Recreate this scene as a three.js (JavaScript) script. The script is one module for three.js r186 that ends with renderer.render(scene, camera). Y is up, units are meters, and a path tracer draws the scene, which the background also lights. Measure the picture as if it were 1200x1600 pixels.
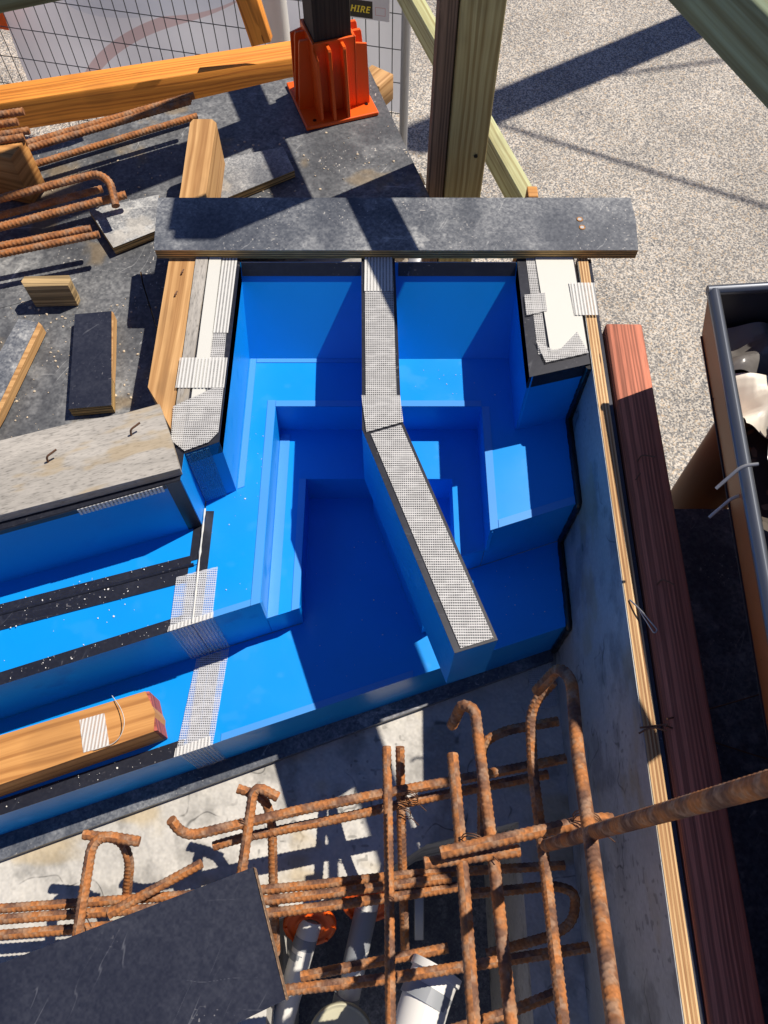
import * as THREE from 'three';
import { RoundedBoxGeometry } from 'three/addons/geometries/RoundedBoxGeometry.js';
import { mergeGeometries, toCreasedNormals } from 'three/addons/utils/BufferGeometryUtils.js';

// ---------------------------------------------------------------- camera, sky, sun, exposure
const scene = new THREE.Scene();
const camera = new THREE.PerspectiveCamera(67.292, 0.75, 0.02, 800);
camera.position.set(0, 1, 0);
camera.rotation.set(-62.715 * Math.PI / 180, 0, 0);
const sunDir = new THREE.Vector3(0.57, 1, -0.35).normalize();
{ // clear blue sky: deep overhead, paler towards the horizon, a little brighter round the sun
  const w = 256, h = 128, d = new Float32Array(w * h * 4), v = new THREE.Vector3();
  for (let y = 0; y < h; y++) for (let x = 0; x < w; x++) {
    const el = ((y + 0.5) / h - 0.5) * Math.PI, az = ((x + 0.5) / w - 0.5) * 2 * Math.PI, i = (y * w + x) * 4;
    v.set(Math.cos(el) * Math.cos(az), Math.sin(el), Math.cos(el) * Math.sin(az));
    const k = Math.max(0, v.y), t = Math.pow(1 - k, 2.2), glow = Math.pow(Math.max(0, v.dot(sunDir)), 12) * 0.35 + 1;
    d[i] = (0.042 + 0.15 * t) * glow; d[i + 1] = (0.074 + 0.16 * t) * glow; d[i + 2] = (0.20 + 0.14 * t) * glow; d[i + 3] = 1;
  }
  const t = new THREE.DataTexture(d, w, h, THREE.RGBAFormat, THREE.FloatType); t.mapping = THREE.EquirectangularReflectionMapping; t.magFilter = t.minFilter = THREE.LinearFilter; t.needsUpdate = true;
  scene.background = t; scene.environment = t;
}
const sun = new THREE.DirectionalLight(0xfff5e8, 5);
sun.name = 'sun';
sun.position.copy(sunDir).multiplyScalar(12).add(new THREE.Vector3(0, -0.2, -0.9));
sun.target.position.set(0, -0.2, -0.9);
sun.castShadow = true;
sun.shadow.mapSize.set(4096, 4096);
Object.assign(sun.shadow.camera, { left: -5, right: 5, top: 5, bottom: -5, near: 1, far: 30 });
scene.add(sun, sun.target);
const renderer = new THREE.WebGLRenderer({ antialias: true });
renderer.setSize(768, 1024);
renderer.toneMapping = THREE.LinearToneMapping;
renderer.toneMappingExposure = 1.15;
renderer.shadowMap.enabled = true;

// ---------------------------------------------------------------- helpers
const V = (a) => new THREE.Vector3(a[0], a[1], a[2]);
let seed = 7;
const rnd = () => { seed = (seed + 0x6d2b79f5) | 0; let t = Math.imul(seed ^ (seed >>> 15), 1 | seed); t = (t + Math.imul(t ^ (t >>> 7), 61 | t)) ^ t; return ((t ^ (t >>> 14)) >>> 0) / 4294967296; };
const R = (a, b) => a + (b - a) * rnd();
const clamp = (x, a = 0, b = 1) => Math.min(b, Math.max(a, x));
const sm = (a, b, x) => { const t = clamp((x - a) / (b - a)); return t * t * (3 - 2 * t); };
function lattice(n, s) { const a = new Float32Array(n * n); let h = s * 7919 + 13; for (let i = 0; i < a.length; i++) { h = Math.imul(h ^ (h >>> 15), 0x2c1b3c6d) + 0x9e3779b9 | 0; let t = Math.imul(h ^ (h >>> 13), 0x297a2d39); a[i] = ((t ^ (t >>> 16)) >>> 0) / 4294967296; } return a; }
const lats = new Map();
function vn(u, v, nx, ny, s = 1) {        // tileable value noise, u and v in 0..1
  const k = s; if (!lats.has(k)) lats.set(k, lattice(256, s));
  const L = lats.get(k), x = u * nx, y = v * ny, xi = Math.floor(x), yi = Math.floor(y), fx = x - xi, fy = y - yi;
  const a = fx * fx * (3 - 2 * fx), b = fy * fy * (3 - 2 * fy);
  const X0 = ((xi % nx) + nx) % nx, X1 = (X0 + 1) % nx, Y0 = ((yi % ny) + ny) % ny, Y1 = (Y0 + 1) % ny;
  const g = (p, q) => L[(q & 255) * 256 + (p & 255)];
  return (g(X0, Y0) * (1 - a) + g(X1, Y0) * a) * (1 - b) + (g(X0, Y1) * (1 - a) + g(X1, Y1) * a) * b;
}
const fb = (u, v, nx, ny, o, s = 1) => { let t = 0, w = 0, am = 1; for (let i = 0; i < o; i++) { t += am * vn(u, v, nx << i, ny << i, s + i); w += am; am *= 0.55; } return t / w; };
function tex(w, h, metresU, metresV, fn, srgb = true) {
  const d = new Uint8Array(w * h * 4);
  for (let y = 0; y < h; y++) for (let x = 0; x < w; x++) { const c = fn((x + 0.5) / w, (y + 0.5) / h), i = (y * w + x) * 4; d[i] = clamp(c[0], 0, 255); d[i + 1] = clamp(c[1], 0, 255); d[i + 2] = clamp(c[2], 0, 255); d[i + 3] = 255; }
  const t = new THREE.DataTexture(d, w, h); t.wrapS = t.wrapT = THREE.RepeatWrapping; t.magFilter = THREE.LinearFilter; t.minFilter = THREE.LinearMipmapLinearFilter; t.generateMipmaps = true;
  if (srgb) t.colorSpace = THREE.SRGBColorSpace; t.repeat.set(1 / metresU, 1 / metresV); t.needsUpdate = true; return t;
}
function canvasTex(w, h, draw) { const c = document.createElement('canvas'); c.width = w; c.height = h; draw(c.getContext('2d'), w, h); const t = new THREE.CanvasTexture(c); t.colorSpace = THREE.SRGBColorSpace; return t; }
const g3 = (g) => [g, g, g];
const mixc = (a, b, t) => [a[0] + (b[0] - a[0]) * t, a[1] + (b[1] - a[1]) * t, a[2] + (b[2] - a[2]) * t];

// uv in metres by box projection of the geometry's own coordinates; along = axis that takes u
function boxUV(g, ou = 0, ov = 0) {
  if (g.index) g = g.toNonIndexed();
  const p = g.attributes.position, n = p.count, uv = new Float32Array(n * 2), a = new THREE.Vector3(), b = new THREE.Vector3(), c = new THREE.Vector3();
  for (let i = 0; i < n; i += 3) {
    a.fromBufferAttribute(p, i); b.fromBufferAttribute(p, i + 1); c.fromBufferAttribute(p, i + 2);
    const nn = b.clone().sub(a).cross(c.clone().sub(a)); const ax = Math.abs(nn.x), ay = Math.abs(nn.y), az = Math.abs(nn.z);
    [a, b, c].forEach((q, k) => { let u, v; if (ax > ay && ax > az) { u = q.z; v = q.y; } else if (ay > az) { u = q.x; v = q.z; } else { u = q.x; v = q.y; } uv[(i + k) * 2] = u + ou; uv[(i + k) * 2 + 1] = v + ov; });
  }
  g.setAttribute('uv', new THREE.BufferAttribute(uv, 2)); return g;
}
// a slab: flat polygon (points in 3D, coplanar) given thickness along a vector
function slabGeo(pts, ext, grain) {
  const P = pts.map(V), e = V(ext), n = new THREE.Vector3();
  for (let i = 0; i < P.length; i++) { const a = P[i], b = P[(i + 1) % P.length]; n.x += (a.y - b.y) * (a.z + b.z); n.y += (a.z - b.z) * (a.x + b.x); n.z += (a.x - b.x) * (a.y + b.y); }
  n.normalize(); if (n.dot(e) > 0) { P.reverse(); n.negate(); }
  const ux = P[1].clone().sub(P[0]).normalize(), uy = n.clone().cross(ux);
  const flat = P.map((q) => new THREE.Vector2(q.clone().sub(P[0]).dot(ux), q.clone().sub(P[0]).dot(uy)));
  const tri = THREE.ShapeUtils.triangulateShape(flat, []), pos = [];
  const put = (q) => pos.push(q.x, q.y, q.z), Q = P.map((q) => q.clone().add(e));
  for (const t of tri) { put(P[t[0]]); put(P[t[1]]); put(P[t[2]]); put(Q[t[2]]); put(Q[t[1]]); put(Q[t[0]]); }
  for (let i = 0; i < P.length; i++) { const j = (i + 1) % P.length; put(P[i]); put(Q[i]); put(Q[j]); put(P[i]); put(Q[j]); put(P[j]); }
  const g = new THREE.BufferGeometry(); g.setAttribute('position', new THREE.Float32BufferAttribute(pos, 3)); g.computeVertexNormals(); boxUV(g);
  if (grain) {
    const gd = V(grain).normalize(), pp = g.attributes.position, nn = g.attributes.normal, uv = g.attributes.uv, q = new THREE.Vector3(), m = new THREE.Vector3(), o = rnd() * 3, o2 = rnd();
    for (let i = 0; i < pp.count; i++) { q.fromBufferAttribute(pp, i); m.fromBufferAttribute(nn, i).cross(gd); if (m.lengthSq() < 0.3) m.set(1, 0, 0); m.normalize(); uv.setXY(i, q.dot(gd) + o, q.dot(m) + o2); }
  }
  return g;
}
const used = new Map();
function numbered(n) { const k = used.get(n) || 0; used.set(n, k + 1); return k ? n + '_' + String(k).padStart(3, '0') : n; }
function mesh(name, geo, mat, parent) { const m = new THREE.Mesh(geo, mat); m.name = parent ? name : numbered(name); m.castShadow = m.receiveShadow = true; (parent || scene).add(m); return m; }
function tag(o, label, category, group, kind) { if (label) o.userData.label = label; if (category) o.userData.category = category; if (group) o.userData.group = group; if (kind) o.userData.kind = kind; return o; }
function thing(name, label, category, group) { const g = new THREE.Group(); g.name = numbered(name); scene.add(g); return tag(g, label, category, group); }
const slab = (name, pts, ext, mat, parent, grain) => mesh(name, slabGeo(pts, ext, grain), mat, parent);
// film faced plywood: a laminated core with a thin film on top
function filmBoard(t, pts, thick, film) { const lo = pts.map(([x, y, z]) => [x, y - 0.0009, z]); slab('core', lo, down(thick - 0.0009), M.plyEdge, t); slab('film_face', pts, down(0.0008), film, t); return t; }
const p3 = (y, list) => list.map(([x, z]) => [x, y, z]);
const down = (t) => [0, -t, 0];
// a sawn board between two points: the points lie on the middle of its upper face
function boardMesh(name, a, b, w, h, mat, parent, { r = 0.0025, roll = 0, ou = 0 } = {}) {
  const A = V(a), B = V(b), L = A.distanceTo(B), x = B.clone().sub(A).normalize();
  let up = new THREE.Vector3(0, 1, 0); if (Math.abs(x.y) > 0.9) up = new THREE.Vector3(0, 0, 1);
  const z = x.clone().cross(up).normalize(), y = z.clone().cross(x).normalize();
  const g = boxUV(new RoundedBoxGeometry(L, h, w, 2, r), ou + rnd() * 3, rnd() * 2);
  g.rotateX(roll); g.computeVertexNormals();
  const m = mesh(name, toCreasedNormals(g, 0.9), mat, parent);
  m.quaternion.setFromRotationMatrix(new THREE.Matrix4().makeBasis(x, y, z));
  m.position.copy(A).add(B).multiplyScalar(0.5).addScaledVector(y, -h / 2);
  return m;
}
function filletPath(pts, bend, step) {
  const P = pts.map(V), out = [P[0].clone()];
  const seg = (a, b) => { const n = Math.max(1, Math.round(a.distanceTo(b) / step)); for (let i = 1; i <= n; i++) out.push(a.clone().lerp(b, i / n)); };
  for (let i = 1; i < P.length; i++) {
    const last = out[out.length - 1];
    if (i === P.length - 1) { seg(last, P[i]); break; }
    const d1 = P[i].clone().sub(last), d2 = P[i + 1].clone().sub(P[i]);
    const t = Math.min(bend, d1.length() * 0.9, d2.length() * 0.48);
    const s0 = P[i].clone().addScaledVector(d1.normalize(), -t), s1 = P[i].clone().addScaledVector(d2.normalize(), t);
    seg(last, s0);
    const n = Math.max(3, Math.round(2 * t / step)); for (let k = 1; k <= n; k++) { const u = k / n; out.push(s0.clone().multiplyScalar((1 - u) ** 2).addScaledVector(P[i], 2 * u * (1 - u)).addScaledVector(s1, u * u)); }
  }
  return out;
}
function tubeGeo(path, radius, n, shape) {
  const pos = [], uv = [], idx = []; let s = 0;
  let t = path[1].clone().sub(path[0]).normalize(), N = new THREE.Vector3(0, 1, 0); if (Math.abs(t.y) > 0.9) N.set(1, 0, 0);
  N.addScaledVector(t, -N.dot(t)).normalize();
  for (let i = 0; i < path.length; i++) {
    if (i) s += path[i].distanceTo(path[i - 1]);
    const tn = path[Math.min(i + 1, path.length - 1)].clone().sub(path[Math.max(i - 1, 0)]).normalize();
    N.addScaledVector(tn, -N.dot(tn)).normalize(); const B = tn.clone().cross(N);
    for (let k = 0; k <= n; k++) { const a = k / n * Math.PI * 2, r = shape ? shape(s, a) * radius : radius, q = path[i].clone().addScaledVector(N, Math.cos(a) * r).addScaledVector(B, Math.sin(a) * r); pos.push(q.x, q.y, q.z); uv.push(s, k / n * Math.PI * 2 * radius); }
  }
  const m = n + 1;
  for (let i = 0; i < path.length - 1; i++) for (let k = 0; k < n; k++) { const a = i * m + k, b = a + 1, c = a + m, d = c + 1; idx.push(a, b, c, b, d, c); }
  for (const e of [0, path.length - 1]) { const c0 = pos.length / 3, q = path[e]; pos.push(q.x, q.y, q.z); uv.push(0, 0); const st = pos.length / 3; for (let k = 0; k <= n; k++) { const o = (e * m + k) * 3; pos.push(pos[o], pos[o + 1], pos[o + 2]); uv.push(0.003 * Math.cos(k), 0.003 * Math.sin(k)); } for (let k = 0; k < n; k++) e ? idx.push(c0, st + k, st + k + 1) : idx.push(c0, st + k + 1, st + k); }
  const g = new THREE.BufferGeometry(); g.setAttribute('position', new THREE.Float32BufferAttribute(pos, 3)); g.setAttribute('uv', new THREE.Float32BufferAttribute(uv, 2)); g.setIndex(idx); g.computeVertexNormals(); return g;
}
const ribbed = (ph, tw) => (s, a) => { const side = Math.abs(Math.sin(a)), up = Math.sin(a) > 0 ? 1 : -1, w = Math.cos(2 * Math.PI * (s / 0.0078) + ph + up * 2.4 * Math.cos(a)); return 0.935 + 0.105 * sm(0.25, 0.8, w) * sm(0.12, 0.36, side) + 0.085 * (1 - sm(0.08, 0.26, side)); };

// ---------------------------------------------------------------- textures
const wood = (nu, warp, dark, contrast, s, knots) => (u, v) => {
  let vv = v + warp * (fb(u, v, 3, 3, 3, s) - 0.5), k = 0;
  for (const [ku, kv, kr] of knots) { const du = (u - ku) * 1.0, dv = (v - kv) * 2.2, d = Math.hypot(du, dv) / kr; vv += 0.045 * Math.exp(-d * d * 0.6) * Math.sign(dv || 1); k = Math.max(k, 1 - sm(0.22, 0.42, d)); }
  const ring = vn(0.5 + 0.02 * u, vv, 2, nu, s + 3), fine = vn(u, vv, 24, 160, s + 4), streak = vn(u, vv, 5, 200, s + 5);
  let g = 1 - contrast * (0.55 * sm(0.3, 0.85, ring) + 0.25 * fine + 0.3 * streak * streak) - 0.12 * (fb(u, v, 4, 4, 3, s + 8) - 0.5);
  g = g * (1 - k * dark); return g;
};
const woodPine = wood(56, 0.045, 0.55, 0.34, 11, [[0.22, 0.3, 0.03], [0.66, 0.72, 0.035], [0.9, 0.15, 0.02]]);
const woodRough = wood(60, 0.02, 0.3, 0.42, 31, [[0.5, 0.5, 0.02]]);
const T = {};
T.pine = tex(1024, 512, 0.9, 0.32, (u, v) => { const g = woodPine(u, v), b = sm(0.62, 0.8, fb(u, v, 6, 5, 4, 61)); return mixc([255 * g ** 0.75, 246 * g, 232 * g ** 1.35], [205 * g, 190 * g, 170 * g], 0.35 * b); });
T.rough = tex(1024, 512, 0.6, 0.16, (u, v) => g3(250 * woodRough(u, v)));
T.weather = tex(1024, 512, 0.5, 0.25, (u, v) => { const a = fb(u, v, 6, 8, 5, 141), f = vn(u + 0.02 * a, v, 90, 240, 143), h = vn(u, v, 40, 120, 144), k = sm(0.6, 0.72, fb(u, v, 5, 7, 4, 147)); const g = 196 + 60 * (a - 0.5) - 38 * f * h - 20 * sm(0.7, 0.9, f); return mixc([g, g * 0.98, g * 0.95], [186, 164, 128], 0.55 * k); });
T.woodBump = tex(512, 512, 0.6, 0.28, (u, v) => g3(255 * woodRough(u, v)), false);
T.ply = tex(64, 128, 0.3, 0.019, (u, v) => { const l = Math.floor(v * 7), f = v * 7 - l, g = (l % 2 ? 150 : 235) * (0.85 + 0.3 * vn(u, v, 16, 16, 3)) * (f < 0.12 ? 0.6 : 1); return [g, g * 0.86, g * 0.62]; });
const filmFn = (dust, base, sc) => (u, v) => {
  const a = fb(u, v, 6, 6, 6, 21), b = fb(u, v, 3, 3, 5, 41), f = 0.5 * vn(u, v, 255, 255, 5) + 0.5 * vn(u, v, 128, 128, 6), m = fb(u, v, 22, 22, 4, 63);
  let d = dust * (0.62 + 0.6 * sm(0.3, 0.7, a)) * (0.45 + 1.1 * f) + 0.6 * dust * sm(0.5, 0.66, m) * sm(0.4, 0.6, b);
  const lu = fb(u, v, 5, 5, 3, 97) * 0.05;
  const s1 = sm(0.0, 1, 1 - Math.abs(vn(u * 0.3, v + lu, 3, 60, 51) - 0.5) * 60) * sm(0.55, 0.75, vn(u, v, 9, 40, 57)), s2 = sm(0, 1, 1 - Math.abs(vn(u + v * 0.5 + lu, v, 50, 4, 52) - 0.5) * 60) * sm(0.6, 0.8, vn(u, v, 30, 12, 58));
  const spk = sm(0.86, 0.95, vn(u, v, 210, 210, 9)) * sm(0.48, 0.7, fb(u, v, 9, 9, 3, 12));
  let c = mixc(base, [186, 187, 184], clamp(d + sc * 0.45 * Math.max(s1, s2))); return mixc(c, [224, 216, 202], 0.85 * spk * sc);
};
T.film = tex(1024, 1024, 0.62, 0.62, filmFn(0.42, [40, 46, 58], 0.8));
T.filmPale = tex(1024, 1024, 0.5, 0.5, (u, v) => { const c = filmFn(0.55, [60, 64, 72], 1)(u, v); return mixc(c, [186, 180, 168], 0.5 * sm(0.52, 0.68, fb(u, v, 9, 9, 4, 151))); });
T.deck = tex(1024, 1024, 0.8, 0.8, (u, v) => { const c = filmFn(0.36, [40, 43, 49], 1.0)(u, v); const y = sm(0.66, 0.78, fb(u, v, 7, 7, 4, 131)); return mixc(c, [150, 122, 80], 0.45 * y); });
T.filmDark = tex(1024, 1024, 0.7, 0.7, filmFn(0.10, [26, 29, 42], 0.55));
T.chip = (() => { return tex(1024, 1024, 1.5, 1.5, (u, v) => {
  const a = vn(u, v, 255, 255, 3), b = vn(u + 0.37, v + 0.11, 251, 251, 4), c = vn(u, v, 512, 512, 8), m = fb(u, v, 6, 6, 4, 91);
  let t = sm(0.28, 0.72, 0.6 * a + 0.4 * c); let col = mixc([138, 137, 136], [222, 216, 206], t); if (b > 0.78) col = mixc(col, [204, 178, 146], 0.6); if (b < 0.2) col = mixc(col, [78, 84, 92], 0.55);
  const k = 0.9 + 0.2 * m; return [col[0] * k, col[1] * k, col[2] * k]; }); })();
T.chipBump = tex(1024, 1024, 1.5, 1.5, (u, v) => g3(255 * (0.6 * vn(u, v, 255, 255, 3) + 0.4 * vn(u, v, 512, 512, 8))), false);
T.conc = tex(1024, 1024, 0.9, 0.9, (u, v) => { const a = fb(u, v, 5, 5, 6, 15), b = fb(u, v, 16, 16, 5, 25), f = vn(u, v, 230, 230, 8), cr = 1 - sm(0.0, 0.01, Math.abs(fb(u, v, 5, 5, 4, 35) - 0.5)), st = sm(0.62, 0.76, fb(u, v, 6, 9, 4, 45)), pit = sm(0.80, 0.9, vn(u, v, 120, 120, 44)) * sm(0.45, 0.65, a); const g = 206 + 56 * (a - 0.5) - 34 * sm(0.48, 0.7, b) - 60 * cr * sm(0.42, 0.6, b) + 16 * (f - 0.5) - 45 * pit; return mixc([g, g * 0.985, g * 0.945], [190, 166, 122], 0.5 * st); });
T.concBump = tex(1024, 1024, 0.9, 0.9, (u, v) => g3(255 * (0.55 * fb(u, v, 5, 5, 6, 15) + 0.45 * fb(u, v, 24, 24, 4, 25))), false);
T.rust = tex(512, 512, 0.2, 0.2, (u, v) => { const a = fb(u, v, 5, 5, 4, 17), b = fb(u, v, 16, 16, 3, 27), c = vn(u, v, 90, 90, 7); let k = mixc([108, 76, 58], [176, 112, 60], sm(0.36, 0.66, a)); k = mixc(k, [162, 132, 108], 0.7 * sm(0.45, 0.72, b)); return k.map((q) => q * (0.88 + 0.2 * c)); });
T.rustBump = tex(512, 512, 0.16, 0.16, (u, v) => g3(255 * fb(u, v, 40, 40, 3, 27)), false);
T.meshA = tex(512, 512, 0.1, 0.1, (u, v) => { const x = (u * 32) % 1, y = (v * 26) % 1; const l = Math.max(x < 0.4 ? 0.75 : 0, y < 0.42 ? 1 : 0); return g3(255 * l * (0.62 + 0.4 * fb(u, v, 12, 12, 3, 3)) + 40 * sm(0.5, 0.75, fb(u, v, 5, 16, 3, 7)) + 12); }, false);
T.meshB = tex(256, 256, 0.05, 0.05, (u, v) => { const x = (u * 9) % 1; const l = x < 0.5 ? 1 : 0; return g3(200 * l + 46 + 60 * fb(u, v, 6, 6, 3, 4)); }, false);
T.smudge = tex(512, 512, 0.5, 0.5, (u, v) => g3(255 * (0.30 + 0.28 * fb(u, v, 4, 4, 5, 71) + 0.2 * sm(0.6, 0.8, fb(u, v, 14, 14, 3, 81)))), false);
T.blueTone = tex(512, 512, 0.5, 0.5, (u, v) => { const g = 232 + 20 * fb(u, v, 3, 3, 4, 5), sp = sm(0.955, 0.985, vn(u, v, 110, 110, 33)) * sm(0.5, 0.8, fb(u, v, 6, 6, 2, 19)); return mixc(g3(g), [255, 255, 255], sp); });

// ---------------------------------------------------------------- materials
const lin = (r, g, b) => new THREE.Color().setRGB(r, g, b);
const M = {};
const std = (o) => new THREE.MeshPhysicalMaterial({ roughness: 0.7, metalness: 0, ...o });
const woodMat = (c, t = T.pine, rough = 0.72, bump = 0.0006) => std({ color: c, map: t, roughness: rough, bumpMap: T.woodBump, bumpScale: bump });
M.blue = std({ color: lin(0.002, 0.31, 0.88), map: T.blueTone, roughnessMap: T.smudge, roughness: 0.85, specularIntensity: 0.7 });
M.clear = std({ color: lin(0.075, 0.34, 0.82), map: T.blueTone, roughness: 0.3 });
M.blackTape = std({ color: lin(0.012, 0.013, 0.016), map: T.filmDark, roughness: 0.38 });
M.blackTape.color.setRGB(0.6, 0.6, 0.62);
M.sealant = std({ color: lin(0.008, 0.008, 0.009), roughness: 0.3 });
M.meshTape = std({ color: lin(0.56, 0.56, 0.55), alphaMap: T.meshA, transparent: true, roughness: 0.5 });
M.meshThin = std({ color: lin(0.72, 0.74, 0.76), alphaMap: T.meshA, transparent: true, opacity: 0.6, roughness: 0.5 });
M.clearFilm = std({ color: lin(0.5, 0.52, 0.54), alphaMap: T.meshB, transparent: true, opacity: 0.28, roughness: 0.2 });
M.threadTape = std({ color: lin(0.66, 0.66, 0.63), alphaMap: T.meshB, transparent: true, roughness: 0.5 });
M.film = std({ map: T.film, roughness: 0.46, bumpMap: T.film, bumpScale: 0.0003 });
M.filmPale = std({ map: T.film, roughness: 0.55, color: lin(1, 1, 1), bumpMap: T.film, bumpScale: 0.0003 });
M.filmPale.map = T.filmPale;
M.deck = std({ map: T.deck, roughness: 0.6, bumpMap: T.deck, bumpScale: 0.0003 });
M.filmDark = std({ map: T.filmDark, roughness: 0.3 });
M.plyEdge = std({ map: T.ply, color: lin(0.75, 0.66, 0.5), roughness: 0.8 });
M.pine = woodMat(lin(0.62, 0.40, 0.19));
M.pineWarm = woodMat(lin(0.62, 0.33, 0.11));
M.orangeWood = woodMat(lin(0.85, 0.36, 0.055));
M.greenWood = woodMat(lin(0.58, 0.56, 0.29));
M.greenPale = woodMat(lin(0.56, 0.64, 0.40));
M.greenDark = woodMat(lin(0.24, 0.34, 0.25));
M.brownWood = woodMat(lin(0.36, 0.23, 0.14), T.rough, 0.8, 0.001);
M.postDark = woodMat(lin(0.05, 0.035, 0.026), T.rough, 0.75, 0.001);
M.redWood = woodMat(lin(0.72, 0.25, 0.15), T.rough, 0.8, 0.0012);
M.greyWood = woodMat(lin(0.74, 0.73, 0.70), T.weather, 0.85, 0.0012);
M.galv = std({ color: lin(0.42, 0.43, 0.44), map: T.film, roughness: 0.5, metalness: 0.6 }); M.galv.map = null;
M.white = std({ color: lin(0.62, 0.62, 0.57), roughness: 0.6, bumpMap: T.concBump, bumpScale: 0.0006 });
M.rust = std({ map: T.rust, roughness: 0.8, bumpMap: T.rustBump, bumpScale: 0.0003 });
M.wire = std({ color: lin(0.16, 0.08, 0.045), roughness: 0.6, metalness: 0.3 });
M.conc = std({ map: T.conc, roughness: 0.92, bumpMap: T.concBump, bumpScale: 0.012, color: lin(0.86, 0.86, 0.86) });
M.road = std({ map: T.chip, roughness: 0.93, bumpMap: T.chipBump, bumpScale: 0.003, color: lin(0.80, 0.785, 0.755) });
M.soil = std({ map: T.conc, color: lin(0.12, 0.09, 0.06), roughness: 1, bumpMap: T.concBump, bumpScale: 0.02 });
M.orange = std({ color: lin(0.86, 0.115, 0.006), roughness: 0.42, bumpMap: T.rustBump, bumpScale: 0.0001 });
M.pvc = std({ color: lin(0.76, 0.75, 0.70), roughness: 0.35 });
M.pvcGrey = std({ color: lin(0.30, 0.32, 0.34), roughness: 0.35 });
M.gutter = std({ color: lin(0.05, 0.058, 0.07), roughness: 0.28, metalness: 0.3 });
M.lip = std({ color: lin(0.16, 0.175, 0.2), roughness: 0.3, metalness: 0.7 });
M.brownMetal = std({ color: lin(0.27, 0.08, 0.022), roughness: 0.42, specularIntensity: 0.4 });
M.fenceWire = std({ color: lin(0.12, 0.13, 0.13), roughness: 0.5, metalness: 0.5 });

// ---------------------------------------------------------------- setting: road, concrete
const road = slab('road', [[-60, -1.6, -80], [60, -1.6, -80], [60, -1.6, 40], [-60, -1.6, 40]], down(0.05), M.road); road.userData.kind = 'structure';
const A = -0.155, B = -0.23, C = -0.305, D = -0.445, G = -0.46;       // tread levels of the mould, base board, concrete
const zA = (x) => -0.5003 - 0.342 * x, zC = (x) => -0.337 - 0.336 * x;
{
  const c = slab('concrete_footing', p3(G - 0.0005, [[-1.7, -1.0], [0.36, -1.0], [0.352, 0.9], [0.238, 0.9], [0.238, -0.137], [0.075, -0.1], [-0.02, -0.045], [-0.188, 0.019], [-0.188, 0.9], [-1.7, 0.9]]), down(1.13), M.conc); c.userData.kind = 'structure';
  const f = slab('pit_floor', [[-0.25, -1.02, -0.2], [0.3, -1.02, -0.2], [0.3, -1.02, 0.9], [-0.25, -1.02, 0.9]], down(0.03), M.film); f.userData.kind = 'structure';
  const b = slab('deck_footing', [[-1.6, -0.16, -1.45], [-0.25, -0.16, -1.6], [-0.05, -0.16, -1.2], [-0.02, -0.16, -1.045], [-1.6, -0.16, -1.045]], down(1.43), M.conc); b.userData.kind = 'structure';
}

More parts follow.
